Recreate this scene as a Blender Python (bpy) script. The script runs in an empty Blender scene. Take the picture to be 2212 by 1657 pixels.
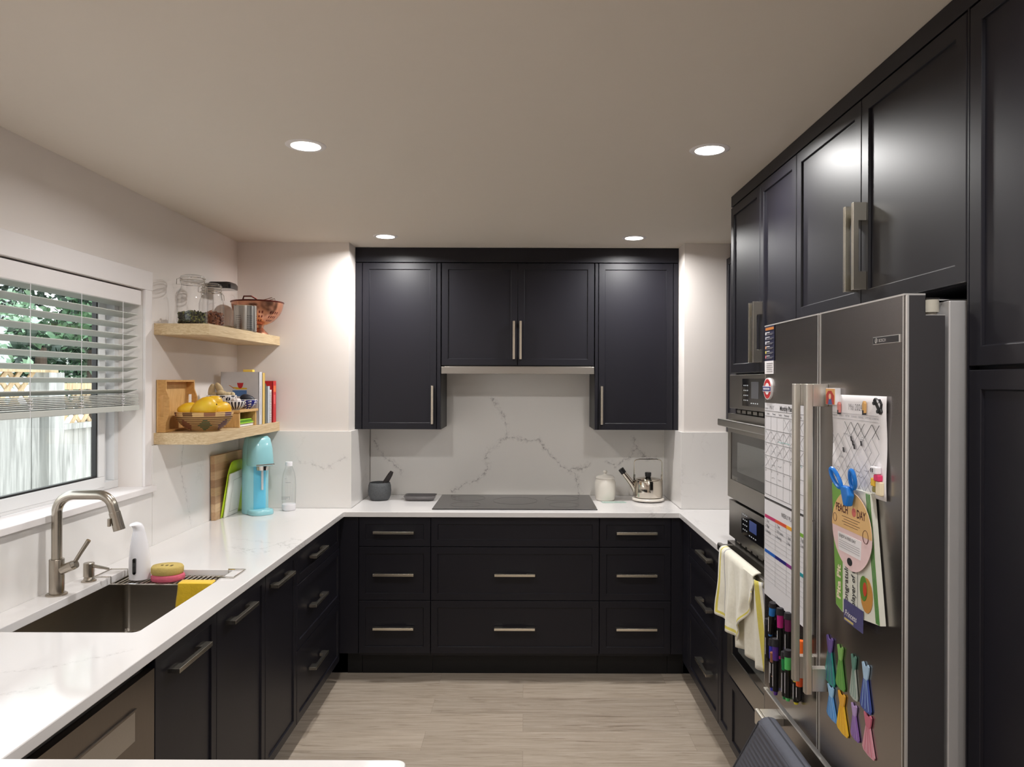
import bpy, bmesh, math, random
from mathutils import Vector, Matrix
random.seed(7)
PI = math.pi
SC = bpy.context.scene
COL = SC.collection
V3 = Vector

# ------------------------------------------------------------------ materials
MATS = {}
def _nt(name):
    m = bpy.data.materials.new(name); m.use_nodes = True
    nt = m.node_tree
    return m, nt, nt.nodes['Principled BSDF']
def lin(c):
    return tuple(((x/255)/12.92 if x/255 <= .04045 else ((x/255+.055)/1.055)**2.4) for x in c) + (1,)
def M(name, rgb=(128, 128, 128), rough=.5, metal=0, var=.06, scale=30, bump=0, spec=None, coat=0,
      stretch=None, emit=0, trans=0, ior=None, sheen=0):
    """plain procedural material: sRGB colour with a soft noise variation in tone and roughness"""
    if name in MATS: return MATS[name]
    m, nt, b = _nt(name); N, L = nt.nodes.new, nt.links.new
    c = lin(rgb)
    geo = N('ShaderNodeTexCoord'); mp = N('ShaderNodeMapping'); L(geo.outputs['Object'], mp.inputs['Vector'])
    if stretch: mp.inputs['Scale'].default_value = stretch
    no = N('ShaderNodeTexNoise'); no.inputs['Scale'].default_value = scale; no.inputs['Detail'].default_value = 4
    L(mp.outputs[0], no.inputs['Vector'])
    mx = N('ShaderNodeMix'); mx.data_type = 'RGBA'
    mx.inputs[6].default_value = tuple(x*(1-var) for x in c[:3]) + (1,)
    mx.inputs[7].default_value = tuple(min(1, x*(1+var)) for x in c[:3]) + (1,)
    L(no.outputs[0], mx.inputs[0]); L(mx.outputs[2], b.inputs['Base Color'])
    b.inputs['Roughness'].default_value = rough; b.inputs['Metallic'].default_value = metal
    if spec is not None: b.inputs['Specular IOR Level'].default_value = spec
    if ior: b.inputs['IOR'].default_value = ior
    if coat: b.inputs['Coat Weight'].default_value = coat; b.inputs['Coat Roughness'].default_value = .1
    if trans: b.inputs['Transmission Weight'].default_value = trans
    if sheen: b.inputs['Sheen Weight'].default_value = sheen
    if emit:
        L(mx.outputs[2], b.inputs['Emission Color']); b.inputs['Emission Strength'].default_value = emit
    if bump:
        bp = N('ShaderNodeBump'); bp.inputs['Strength'].default_value = 1; bp.inputs['Distance'].default_value = bump
        L(no.outputs[0], bp.inputs['Height']); L(bp.outputs[0], b.inputs['Normal'])
    MATS[name] = m
    return m
def glassy(name, tint=(1, 1, 1), edge=(.55, .6, .6), refl=.9):
    """thin glass: clear through, darker at grazing angles, mirror-like by fresnel"""
    if name in MATS: return MATS[name]
    m, nt, b = _nt(name); N, L = nt.nodes.new, nt.links.new
    nt.nodes.remove(b); out = [n for n in nt.nodes if n.type == 'OUTPUT_MATERIAL'][0]
    tr = N('ShaderNodeBsdfTransparent'); gl = N('ShaderNodeBsdfGlossy'); gl.inputs['Roughness'].default_value = .03
    lw = N('ShaderNodeLayerWeight'); lw.inputs['Blend'].default_value = .35
    mc = N('ShaderNodeMix'); mc.data_type = 'RGBA'; mc.inputs[6].default_value = (*tint, 1); mc.inputs[7].default_value = (*edge, 1)
    pw = N('ShaderNodeMath'); pw.operation = 'POWER'; pw.inputs[1].default_value = 2.5
    L(lw.outputs['Facing'], pw.inputs[0]); L(pw.outputs[0], mc.inputs[0]); L(mc.outputs[2], tr.inputs[0])
    p5 = N('ShaderNodeMath'); p5.operation = 'POWER'; p5.inputs[1].default_value = 4; lf = N('ShaderNodeLayerWeight'); lf.inputs['Blend'].default_value = .5; L(lf.outputs['Facing'], p5.inputs[0])
    mu = N('ShaderNodeMath'); mu.operation = 'MULTIPLY_ADD'; mu.inputs[1].default_value = .55*refl; mu.inputs[2].default_value = .045; L(p5.outputs[0], mu.inputs[0])
    ms = N('ShaderNodeMixShader'); L(mu.outputs[0], ms.inputs[0]); L(tr.outputs[0], ms.inputs[1]); L(gl.outputs[0], ms.inputs[2])
    L(ms.outputs[0], out.inputs[0]); MATS[name] = m
    return m
def quartz(name, lines=(), plane='xz', amt=.55, generic=.35, rough=.12, base=(236, 233, 230)):
    """white engineered stone with thin grey veins; lines are vein courses in metres on the slab"""
    m, nt, b = _nt(name); N, L = nt.nodes.new, nt.links.new
    g = N('ShaderNodeNewGeometry'); P = g.outputs['Position']
    def math_(op, a, c=None, clamp=False):
        n = N('ShaderNodeMath'); n.operation = op; n.use_clamp = clamp
        for i, v in enumerate((a, c)):
            if v is None: continue
            if isinstance(v, (int, float)): n.inputs[i].default_value = v
            else: L(v, n.inputs[i])
        return n.outputs[0]
    def vm(op, a, c=None, s=None):
        n = N('ShaderNodeVectorMath'); n.operation = op
        for i, v in enumerate((a, c)):
            if v is None: continue
            if isinstance(v, tuple): n.inputs[i].default_value = v
            else: L(v, n.inputs[i])
        if s is not None:
            if isinstance(s, (int, float)): n.inputs['Scale'].default_value = s
            else: L(s, n.inputs['Scale'])
        return n
    n1 = N('ShaderNodeTexNoise'); n1.inputs['Scale'].default_value = 22; n1.inputs['Detail'].default_value = 8; n1.inputs['Roughness'].default_value = .75; L(P, n1.inputs['Vector'])
    off = vm('SCALE', vm('SUBTRACT', n1.outputs['Color'], (.5, .5, .5)).outputs[0], s=.10).outputs[0]
    Q = vm('ADD', P, off).outputs[0]
    Q = vm('MULTIPLY', Q, (1, 0, 1) if plane == 'xz' else ((0, 1, 1) if plane == 'yz' else (1, 1, 0))).outputs[0]
    dist = None
    for ln in lines:
        for (a0, a1), (b0, b1) in zip(ln[:-1], ln[1:]):
            if plane == 'xz': A, B = (a0, 0, a1), (b0, 0, b1)
            elif plane == 'yz': A, B = (0, a0, a1), (0, b0, b1)
            else: A, B = (a0, a1, 0), (b0, b1, 0)
            ba = tuple(q-p for p, q in zip(A, B)); l2 = sum(x*x for x in ba)
            pa = vm('SUBTRACT', Q, A).outputs[0]
            t = math_('MULTIPLY', vm('DOT_PRODUCT', pa, ba).outputs['Value'], 1/l2, True)
            d = vm('LENGTH', vm('SUBTRACT', pa, vm('SCALE', ba, s=t).outputs[0]).outputs[0]).outputs['Value']
            dist = d if dist is None else math_('MINIMUM', dist, d)
    n2 = N('ShaderNodeTexNoise'); n2.inputs['Scale'].default_value = 2.1; n2.inputs['Detail'].default_value = 9; n2.inputs['Roughness'].default_value = .62
    n2.inputs['Distortion'].default_value = .5; L(P, n2.inputs['Vector'])
    rid = math_('ABSOLUTE', math_('SUBTRACT', n2.outputs[0], .5))
    v2 = math_('SUBTRACT', 1, math_('MULTIPLY', rid, 130), True)
    n3 = N('ShaderNodeTexNoise'); n3.inputs['Scale'].default_value = 1.7; L(P, n3.inputs['Vector'])
    mask = math_('MULTIPLY', math_('SUBTRACT', n3.outputs[0], .52), 9, True)
    vein = math_('MULTIPLY', math_('MULTIPLY', v2, mask), generic)
    n4 = N('ShaderNodeTexNoise'); n4.inputs['Scale'].default_value = 60; n4.inputs['Detail'].default_value = 5; L(P, n4.inputs['Vector'])
    if dist is not None:
        core = math_('SUBTRACT', 1, math_('MULTIPLY', dist, 300), True)
        wide = math_('MULTIPLY', math_('SUBTRACT', 1, math_('MULTIPLY', dist, 45), True), .38)
        brk = math_('MULTIPLY', math_('SUBTRACT', n4.outputs[0], .42), 6, True)
        v = math_('MULTIPLY', math_('ADD', core, math_('MULTIPLY', wide, brk)), math_('ADD', math_('MULTIPLY', brk, .6), .4))
        vein = math_('ADD', vein, math_('MULTIPLY', v, amt), True)
    c = lin(base)
    mx0 = N('ShaderNodeMix'); mx0.data_type = 'RGBA'; mx0.inputs[6].default_value = c; mx0.inputs[7].default_value = tuple(x*.93 for x in c[:3]) + (1,)
    L(n3.outputs[0], mx0.inputs[0])
    mx = N('ShaderNodeMix'); mx.data_type = 'RGBA'; mx.inputs[7].default_value = lin((120, 112, 112))
    L(mx0.outputs[2], mx.inputs[6]); L(vein, mx.inputs[0]); L(mx.outputs[2], b.inputs['Base Color'])
    b.inputs['Roughness'].default_value = rough
    MATS[name] = m
    return m
def wood(name, a, b_, axis=(1, 12, 12), scale=6, rough=.5, bump=.0006):
    if name in MATS: return MATS[name]
    m, nt, b = _nt(name); N, L = nt.nodes.new, nt.links.new
    tc = N('ShaderNodeNewGeometry'); mp = N('ShaderNodeMapping'); mp.inputs['Scale'].default_value = axis; L(tc.outputs['Position'], mp.inputs['Vector'])
    n1 = N('ShaderNodeTexNoise'); n1.inputs['Scale'].default_value = scale; n1.inputs['Detail'].default_value = 7; n1.inputs['Distortion'].default_value = .7
    L(mp.outputs[0], n1.inputs['Vector'])
    r = N('ShaderNodeValToRGB'); r.color_ramp.elements[0].position = .3; r.color_ramp.elements[1].position = .7
    r.color_ramp.elements[0].color = lin(a); r.color_ramp.elements[1].color = lin(b_)
    L(n1.outputs[0], r.inputs[0]); L(r.outputs[0], b.inputs['Base Color']); b.inputs['Roughness'].default_value = rough
    bp = N('ShaderNodeBump'); bp.inputs['Distance'].default_value = bump; L(n1.outputs[0], bp.inputs['Height']); L(bp.outputs[0], b.inputs['Normal'])
    MATS[name] = m
    return m
def floor_mat():
    m, nt, b = _nt('floor_planks'); N, L = nt.nodes.new, nt.links.new
    g = N('ShaderNodeNewGeometry')
    br = N('ShaderNodeTexBrick'); br.offset = .37; br.inputs['Scale'].default_value = 1
    br.inputs['Brick Width'].default_value = 1.22; br.inputs['Row Height'].default_value = .18
    br.inputs['Mortar Size'].default_value = .0008; br.inputs['Mortar Smooth'].default_value = .2
    br.inputs['Color1'].default_value = (0, 0, 0, 1); br.inputs['Color2'].default_value = (1, 1, 1, 1); br.inputs['Mortar'].default_value = (.5, .5, .5, 1)
    L(g.outputs['Position'], br.inputs['Vector'])
    mp = N('ShaderNodeMapping'); mp.inputs['Scale'].default_value = (1.3, 20, 1); L(g.outputs['Position'], mp.inputs['Vector'])
    ad = N('ShaderNodeVectorMath'); ad.operation = 'ADD'; L(mp.outputs[0], ad.inputs[0])
    sc = N('ShaderNodeVectorMath'); sc.operation = 'SCALE'; sc.inputs['Scale'].default_value = 7; L(br.outputs['Color'], sc.inputs[0]); L(sc.outputs[0], ad.inputs[1])
    n1 = N('ShaderNodeTexNoise'); n1.inputs['Scale'].default_value = 2.2; n1.inputs['Detail'].default_value = 9; n1.inputs['Roughness'].default_value = .68; n1.inputs['Distortion'].default_value = 1.2
    L(ad.outputs[0], n1.inputs['Vector'])
    r = N('ShaderNodeValToRGB'); e = r.color_ramp.elements
    e[0].position = .25; e[0].color = lin((128, 112, 96)); e[1].position = .72; e[1].color = lin((200, 187, 172))
    k = e.new(.45); k.color = lin((176, 161, 144))
    L(n1.outputs[0], r.inputs[0])
    # knots
    mp2 = N('ShaderNodeMapping'); mp2.inputs['Scale'].default_value = (2.2, 5, 1); L(g.outputs['Position'], mp2.inputs['Vector'])
    vo = N('ShaderNodeTexVoronoi'); vo.inputs['Scale'].default_value = 1.5; L(mp2.outputs[0], vo.inputs['Vector'])
    kn = N('ShaderNodeMath'); kn.operation = 'MULTIPLY_ADD'; kn.use_clamp = True; kn.inputs[1].default_value = -14; kn.inputs[2].default_value = 1; L(vo.outputs['Distance'], kn.inputs[0])
    kk = N('ShaderNodeMath'); kk.operation = 'MULTIPLY'; kk.inputs[1].default_value = .55; L(kn.outputs[0], kk.inputs[0])
    mx = N('ShaderNodeMix'); mx.data_type = 'RGBA'; L(kk.outputs[0], mx.inputs[0]); L(r.outputs[0], mx.inputs[6]); mx.inputs[7].default_value = lin((112, 88, 70))
    # plank tone and seams
    tn = N('ShaderNodeMapRange'); tn.inputs['To Min'].default_value = .88; tn.inputs['To Max'].default_value = 1.05; L(br.outputs['Color'], tn.inputs[0])
    mt = N('ShaderNodeVectorMath'); mt.operation = 'SCALE'; L(mx.outputs[2], mt.inputs[0]); L(tn.outputs[0], mt.inputs['Scale'])
    ms = N('ShaderNodeMix'); ms.data_type = 'RGBA'; fm = N('ShaderNodeMath'); fm.operation = 'MULTIPLY'; fm.inputs[1].default_value = .45
    L(br.outputs['Fac'], fm.inputs[0]); L(fm.outputs[0], ms.inputs[0]); L(mt.outputs[0], ms.inputs[6]); ms.inputs[7].default_value = lin((105, 88, 74))
    L(ms.outputs[2], b.inputs['Base Color']); b.inputs['Roughness'].default_value = .42
    bp = N('ShaderNodeBump'); bp.inputs['Distance'].default_value = .0006; L(n1.outputs[0], bp.inputs['Height']); L(bp.outputs[0], b.inputs['Normal'])
    MATS['floor_planks'] = m
    return m
def brushed(name, rgb, rough=.3, axis=(1, 1, 60), metal=1, var=.12):
    return M(name, rgb, rough, metal, var=var, scale=12, stretch=axis)

# ------------------------------------------------------------------ mesh builder
class MB:
    def __init__(s): s.v = []; s.f = []; s.m = []; s.mats = []
    def mi(s, m):
        if m not in s.mats: s.mats.append(m)
        return s.mats.index(m)
    def add(s, vs, fs, m):
        o = len(s.v); s.v += [V3(p) for p in vs]; i = s.mi(m)
        for f in fs: s.f.append([o+k for k in f]); s.m.append(i)
    def box(s, x0, x1, y0, y1, z0, z1, m):
        s.add([(x, y, z) for z in (z0, z1) for y in (y0, y1) for x in (x0, x1)],
              [(0, 2, 3, 1), (4, 5, 7, 6), (0, 1, 5, 4), (2, 6, 7, 3), (0, 4, 6, 2), (1, 3, 7, 5)], m)
        return s
    def fbox(s, F, u0, u1, v0, v1, n0, n1, m):
        s.add([F(u, v, n) for n in (n0, n1) for v in (v0, v1) for u in (u0, u1)],
              [(0, 2, 3, 1), (4, 5, 7, 6), (0, 1, 5, 4), (2, 6, 7, 3), (0, 4, 6, 2), (1, 3, 7, 5)], m)
        return s
    def rings(s, rs, m, cap0=True, cap1=True, closed=False):
        n = len(rs[0]); vs = [p for r in rs for p in r]; fs = []
        R = len(rs)
        for i in range(R if closed else R-1):
            for j in range(n):
                k = (j+1) % n; a = i*n; b = ((i+1) % R)*n
                fs.append((a+j, a+k, b+k, b+j))
        if cap0 and not closed: fs.append(tuple(range(n-1, -1, -1)))
        if cap1 and not closed: fs.append(tuple((R-1)*n+j for j in range(n)))
        s.add(vs, fs, m); return s
    def cyl(s, p0, p1, r0, r1=None, m=None, n=24):
        r1 = r0 if r1 is None else r1
        p0, p1 = V3(p0), V3(p1); d = (p1-p0).normalized(); a = d.orthogonal().normalized(); b = d.cross(a)
        rs = [[p + (a*math.cos(t*2*PI/n) + b*math.sin(t*2*PI/n))*r for t in range(n)] for p, r in ((p0, r0), (p1, r1))]
        return s.rings(rs, m)
    def tube(s, pts, r, m, n=10, closed=False):
        P = [V3(p) for p in pts]; K = len(P); rs = []; up = None
        for i in range(K):
            if closed: d = P[(i+1) % K]-P[i-1]
            else: d = P[min(i+1, K-1)]-P[max(i-1, 0)]
            d.normalize()
            if up is None: up = d.orthogonal().normalized()
            up = (up - d*up.dot(d)).normalized(); b = d.cross(up)
            rr = r[i] if isinstance(r, (list, tuple)) else r
            rs.append([P[i] + (up*math.cos(t*2*PI/n) + b*math.sin(t*2*PI/n))*rr for t in range(n)])
        return s.rings(rs, m, closed=closed)
    def lathe(s, prof, c, m, n=32, mf=None, sx=1, sy=1):
        c = V3(c); o = len(s.v); K = len(prof)
        for r, z in prof:
            for t in range(n):
                a = t*2*PI/n; s.v.append(c + V3((r*math.cos(a)*sx, r*math.sin(a)*sy, z)))
        for i in range(K-1):
            for j in range(n):
                k = (j+1) % n
                s.f.append([o+i*n+j, o+i*n+k, o+(i+1)*n+k, o+(i+1)*n+j]); s.m.append(s.mi(mf(i, j) if mf else m))
        if prof[0][0] > 1e-5: s.f.append([o+j for j in range(n-1, -1, -1)]); s.m.append(s.mi(m))
        if prof[-1][0] > 1e-5: s.f.append([o+(K-1)*n+j for j in range(n)]); s.m.append(s.mi(m))
        return s
    def ell(s, c, r, m, rot=None, n=20, k=12, defo=None):
        c = V3(c); rs = []
        rot = rot or Matrix.Identity(3)
        for i in range(1, k):
            ph = PI*i/k
            row = []
            for j in range(n):
                t = 2*PI*j/n
                p = V3((math.sin(ph)*math.cos(t), math.sin(ph)*math.sin(t), -math.cos(ph)))
                if defo: p = defo(p)
                row.append(c + rot @ V3((p.x*r[0], p.y*r[1], p.z*r[2])))
            rs.append(row)
        return s.rings(rs, m)
    def prism(s, F, poly, n0, n1, m):
        K = len(poly)
        vs = [F(u, v, n0) for u, v in poly] + [F(u, v, n1) for u, v in poly]
        fs = [tuple(range(K-1, -1, -1)), tuple(range(K, 2*K))] + [(j, (j+1) % K, K+(j+1) % K, K+j) for j in range(K)]
        s.add(vs, fs, m); return s
    def line(s, F, pts, w, n, m, t=.0004):
        for (a, b), (c, d) in zip(pts[:-1], pts[1:]):
            dx, dy = c-a, d-b; l = math.hypot(dx, dy) or 1e-6; px, py = -dy/l*w/2, dx/l*w/2
            s.prism(F, [(a+px, b+py), (c+px, d+py), (c-px, d-py), (a-px, b-py)], n, n+t, m)
        return s
    def sheet(s, fn, nu, nv, m, mf=None):
        o = len(s.v)
        for i in range(nu+1):
            for j in range(nv+1): s.v.append(V3(fn(i/nu, j/nv)))
        for i in range(nu):
            for j in range(nv):
                a = o+i*(nv+1)+j
                s.f.append([a, a+nv+1, a+nv+2, a+1]); s.m.append(s.mi(mf(i/nu, j/nv) if mf else m))
        return s
    def text(s, F, txt, u, v, size, n, m, align='LEFT', sx=1, ext=.0002, bold=0, rot=0, slant=0):
        cu = bpy.data.curves.new('lettering', 'FONT'); cu.body = txt; cu.size = size; cu.align_x = align
        cu.resolution_u = 3; cu.offset = bold*size; cu.shear = slant
        ob = bpy.data.objects.new('lettering', cu)
        me = bpy.data.meshes.new_from_object(ob)
        vs = []
        cr, sr = math.cos(rot), math.sin(rot)
        for p in me.vertices:
            x, y = p.co.x*sx, p.co.y
            vs.append(F(u + x*cr - y*sr, v + x*sr + y*cr, n))
        s.add(vs, [tuple(q.vertices) for q in me.polygons], m)
        bpy.data.objects.remove(ob); bpy.data.meshes.remove(me); bpy.data.curves.remove(cu)
        return s
    def build(s, name, m=None, parent=None, bevel=0, solid=0, sub=0, seg=2, local=False, flat=False, ang=35, recalc=True):
        me = bpy.data.meshes.new(name)
        off = V3((0, 0, 0)); mat = None
        if parent is not None and not local:
            r = parent
            while r.parent: r = r.parent
            mat = (Matrix.Translation(r.location) @ Matrix.Rotation(r.rotation_euler.z, 4, 'Z')).inverted()
        vs = [(mat @ p if mat else p) for p in s.v]
        me.from_pydata([tuple(p) for p in vs], [], s.f)
        for mm in (s.mats or [m]): me.materials.append(mm)
        for p, i in zip(me.polygons, s.m): p.material_index = i
        if recalc:
            bm = bmesh.new(); bm.from_mesh(me); bmesh.ops.recalc_face_normals(bm, faces=bm.faces); bm.to_mesh(me); bm.free()
        if not flat:
            for p in me.polygons: p.use_smooth = True
            me.set_sharp_from_angle(angle=math.radians(ang))
        o = bpy.data.objects.new(name, me); COL.objects.link(o)
        if parent is not None: o.parent = parent
        if sub:
            d = o.modifiers.new('subd', 'SUBSURF'); d.levels = sub; d.render_levels = sub
        if solid:
            d = o.modifiers.new('thick', 'SOLIDIFY'); d.thickness = solid; d.offset = 0
        if bevel:
            d = o.modifiers.new('bevel', 'BEVEL'); d.width = bevel; d.segments = seg; d.limit_method = 'ANGLE'
            d.angle_limit = math.radians(40); d.harden_normals = True
        return o
def frame(O, U, W, N_):
    O, U, W, N_ = V3(O), V3(U), V3(W), V3(N_)
    return lambda u, v, n: O + U*u + W*v + N_*n
def thing(name, label, cat, loc=(0, 0, 0), rotz=0, group=None):
    o = bpy.data.objects.new(name, None); COL.objects.link(o); o.empty_display_size = .05
    o.location = loc; o.rotation_euler = (0, 0, rotz); o['label'] = label; o['category'] = cat
    if group: o['group'] = group
    return o
def tag(o, label, cat, group=None, kind=None):
    o['label'] = label; o['category'] = cat
    if group: o['group'] = group
    if kind: o['kind'] = kind
    return o
def struct(o, label=None):
    o['kind'] = 'structure'
    if label: o['label'] = label
    return o
def arc(cx, cz, r, a0, a1, k=8):
    return [(cx + r*math.cos(math.radians(a0+(a1-a0)*i/k)), cz + r*math.sin(math.radians(a0+(a1-a0)*i/k))) for i in range(k+1)]
def rrect(w, h, r, k=4, cx=0, cy=0):
    p = []
    for sx, sy, a in ((1, 1, 0), (-1, 1, 90), (-1, -1, 180), (1, -1, 270)):
        p += arc(cx+sx*(w/2-r), cy+sy*(h/2-r), r, a, a+90, k)
    return p

# ------------------------------------------------------------------ palette
cab = M('charcoal_lacquer', (22, 21, 29), .43, var=.04, scale=3, spec=.36)
kick = M('black_kick', (16, 15, 18), .6)
wallp = M('wall_paint', (233, 226, 221), .75, var=.015, scale=9, bump=.0004)
ceilp = M('ceiling_paint', (222, 213, 201), .85, var=.01, scale=20, bump=.0004)
trimw = M('white_trim', (236, 231, 230), .4, var=.015, scale=6)
vinyl = M('white_vinyl', (226, 226, 226), .35, var=.01)
nickel = brushed('brushed_nickel', (222, 216, 202), .27, (1, 1, 1))
steel = brushed('stainless', (176, 172, 166), .3, (1, 60, 60))
steelv = brushed('stainless_vertical', (176, 172, 166), .28, (40, 40, 1))
dsteel = brushed('dark_stainless', (172, 168, 162), .3, (1, 50, 1), var=.06)
fsteel = brushed('fridge_stainless', (154, 149, 146), .27, (60, 60, .6), var=.05)
chrome = M('chrome', (215, 212, 206), .08, 1, var=.02)
black = M('black_plastic', (16, 15, 17), .35)
blackg = M('black_glass', (12, 12, 14), .06, coat=.3)
whitep = M('white_plastic', (236, 234, 238), .25, var=.01)
paper = M('white_paper', (238, 234, 236), .6, var=.015)
ink = M('black_ink', (34, 32, 36), .6)
grey_ink = M('grey_ink', (138, 136, 140), .6)
clear = glassy('clear_glass', (1, 1, 1), (.66, .70, .70), 1.0)
pane_m = glassy('window_glass', (.98, .99, .985), (.93, .97, .95), .7)
beech = wood('oak_board', (188, 160, 120), (218, 196, 158), (10, 1.2, 26), 7)
bamboo = wood('bamboo', (196, 152, 92), (220, 180, 120), (22, 22, 3), 6)
FACE_Y, LX, RX = 4.0, -.995, .865      # door planes: back run, left run, right base run
CT, CB = .92, .892                     # worktop top and underside
FB = frame((0, FACE_Y, 0), (1, 0, 0), (0, 0, 1), (0, -1, 0))
FU = frame((0, 4.25, 0), (1, 0, 0), (0, 0, 1), (0, -1, 0))
FL = frame((LX, 0, 0), (0, 1, 0), (0, 0, 1), (1, 0, 0))
FR = frame((RX, 0, 0), (0, 1, 0), (0, 0, 1), (-1, 0, 0))
FT = frame((.861, 0, 0), (0, 1, 0), (0, 0, 1), (-1, 0, 0))

# ------------------------------------------------------------------ room shell
CEIL = 2.4
fm = floor_mat()
struct(MB().box(-1.8, 3.2, -3.2, 4.8, -.05, 0, fm).build('floor'))
struct(MB().box(-1.8, 3.2, -3.2, 4.8, CEIL, CEIL+.05, ceilp).build('ceiling'))
WY0, WY1, WZ0, WZ1 = 1.62, 3.087, 1.18, 2.0075
w = MB()
w.box(-1.8, -1.6, -3.2, WY0, 0, CEIL, wallp); w.box(-1.8, -1.6, WY1, 4.8, 0, CEIL, wallp)
w.box(-1.8, -1.6, WY0, WY1, 0, WZ0-.024, wallp); w.box(-1.8, -1.6, WY0, WY1, WZ1, CEIL, wallp)
struct(w.build('wall_left'))
struct(MB().box(-1.6, -.9775, 4.105, 4.8, 0, CEIL, wallp).build('wall_back_left')); struct(MB().box(.8925, 1.48, 4.105, 4.8, 0, CEIL, wallp).build('wall_back_right'))
struct(MB().box(-.9775, .8925, 4.606, 4.8, 0, CEIL, wallp).build('wall_back'))
struct(MB().box(1.475, 1.6, -.2, 4.8, 0, CEIL, wallp).build('wall_right'))
w = MB(); w.box(-1.8, 3.2, -3.2, -3.05, 0, CEIL, wallp)
struct(w.build('wall_front'))
w = MB(); w.box(3.05, 3.2, -3.05, -.2, 0, CEIL, wallp); w.box(1.6, 3.2, -.2, -.05, 0, CEIL, wallp)
struct(w.build('wall_side'))

# window: trim, frame, glass
w = MB()
w.box(-1.6, -1.588, WY0-.06, WY1+.06, WZ1, WZ1+.08, trimw)
w.box(-1.6, -1.588, WY1, WY1+.055, WZ0, WZ1, trimw); w.box(-1.6, -1.588, WY0-.055, WY0, WZ0, WZ1, trimw)
struct(w.build('trim_1', bevel=.002), 'white painted casing around the kitchen window')
w = MB(); w.box(-1.70, -1.562, WY0-.06, WY1+.05, WZ0-.024, WZ0, trimw)
struct(w.build('trim_2', bevel=.003), 'white window sill board above the sink')
win = thing('window_1', 'white framed sliding window over the sink', 'window', (-1.74, 2.35, WZ0)); struct(win); del win['category']
w = MB()
def winframe(w, y0, y1, z0, z1, x0, x1, t, m):
    w.box(x0, x1, y0, y1, z0, z0+t, m); w.box(x0, x1, y0, y1, z1-t, z1, m)
    w.box(x0, x1, y0, y0+t, z0+t, z1-t, m); w.box(x0, x1, y1-t, y1, z0+t, z1-t, m)
winframe(w, WY0, WY1, WZ0, WZ1, -1.79, -1.70, .032, vinyl)
w.build('window_frame', parent=win, bevel=.002)
w = MB(); winframe(w, WY0+.0, 2.985, WZ0+.012, WZ1-.012, -1.725, -1.698, .045, vinyl)
w.box(-1.75, -1.73, 2.99, 3.05, WZ0+.03, WZ1-.03, vinyl)
w.build('window_sash', parent=win, bevel=.003)
w = MB(); winframe(w, WY0+.045, 2.94, WZ0+.055, WZ1-.055, -1.722, -1.704, .009, black); w.build('window_gasket', parent=win)
w = MB(); w.box(-1.716, -1.712, WY0+.05, 2.935, WZ0+.06, WZ1-.06, pane_m); w.build('window_pane', parent=win)

# venetian blind
slat_m = M('blind_slat', (194, 196, 190), .5, var=.02, scale=14, stretch=(1, 1, 8))
bl = thing('venetian_blind', 'white horizontal slat blind half lowered over the window above the sink', 'blind', (-1.63, 2.35, 1.94))
MB().box(-1.620, -1.602, WY0+.01, 3.08, 1.94, 2.001, trimw).build('valance', parent=bl, bevel=.003)
MB().box(-1.665, -1.625, WY0+.02, 3.07, 1.95, 2.0, vinyl).build('head_rail', parent=bl)
for i in range(10):
    z = 1.893+.0445 - i*.0445
    if z < 1.56: break
    t = math.radians(-18); w = MB(); ca, sa = math.cos(t), math.sin(t)
    F = frame((-1.632, 0, z), (ca, 0, -sa), (0, 1, 0), (sa, 0, ca))
    w.fbox(F, -.025, .025, WY0+.02, 3.065, -.0013, .0013, slat_m); w.build('slat', parent=bl)
for i in range(7):
    w = MB(); z = 1.528 + i*.0062
    w.box(-1.657, -1.606+.001*(i % 2), WY0+.02, 3.065, z, z+.003, slat_m); w.build('slat', parent=bl)
MB().box(-1.66, -1.603, WY0+.015, 3.07, 1.502, 1.524, slat_m).build('bottom_rail', parent=bl, bevel=.003)
for y in (2.39, 2.667, 2.942, 2.08):
    w = MB(); w.cyl((-1.6035, y, 1.50), (-1.6035, y, 1.945), .0011, m=whitep, n=6)
    for k in range(4): w.tube([(-1.602, y-.012, 1.535+k*.01), (-1.599, y, 1.531+k*.01), (-1.602, y+.012, 1.536+k*.01)], .001, whitep, 5)
    w.build('ladder_cord', parent=bl)

# ------------------------------------------------------------------ outside
lawn = M('garden_ground', (92, 98, 70), .9, var=.3, scale=8)
struct(MB().box(-14, -1.82, -6, 14, -.4, -.3, lawn).build('ground'))
fw = wood('weathered_fence', (140, 141, 136), (202, 202, 197), (9, 9, .8), 3.2, .8, .002)
fw2 = wood('fresh_fence_wood', (176, 150, 112), (214, 192, 156), (9, 9, 1.2), 4, .8, .002)
def fence(y0, y1, ztop, zl, x, lab, m2):
    f = thing('garden_fence', lab, 'fence', (x, (y0+y1)/2, -.3))
    y = y0; k = 0
    while y < y1-.02:
        b = min(y1, y+.2)
        MB().box(x-.01-(k % 2)*.004, x+.01-(k % 2)*.004, y, b-.006, -.3, ztop, fw).build('board', parent=f); y = b; k += 1
    MB().box(x-.03, x+.045, y0, y1, ztop, ztop+.04, fw).build('rail', parent=f)
    MB().box(x-.03, x+.045, y0, y1, zl, zl+.045, m2).build('rail', parent=f)
    w = MB(); n = int((y1-y0)/.13); h = zl-ztop-.04
    for s in (1, -1):
        for i in range(-3, n+3):
            a = y0 + i*.13
            F = frame((x + s*.006, 0, 0), (0, 1, 0), (0, 0, 1), (1, 0, 0))
            u0, u1 = (a, a+h) if s > 0 else (a+h, a)
            if min(u0, u1) < y0 or max(u0, u1) > y1: continue
            w.prism(F, [(u0, ztop+.04), (u0+.045, ztop+.04), (u1+.045, zl), (u1, zl)], -.005, .005, m2)
    w.build('lattice', parent=f)
fence(1.0, 5.08, 1.42, 1.68, -3.35, 'grey weathered board fence with lattice top outside window, left panel', fw2)
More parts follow.
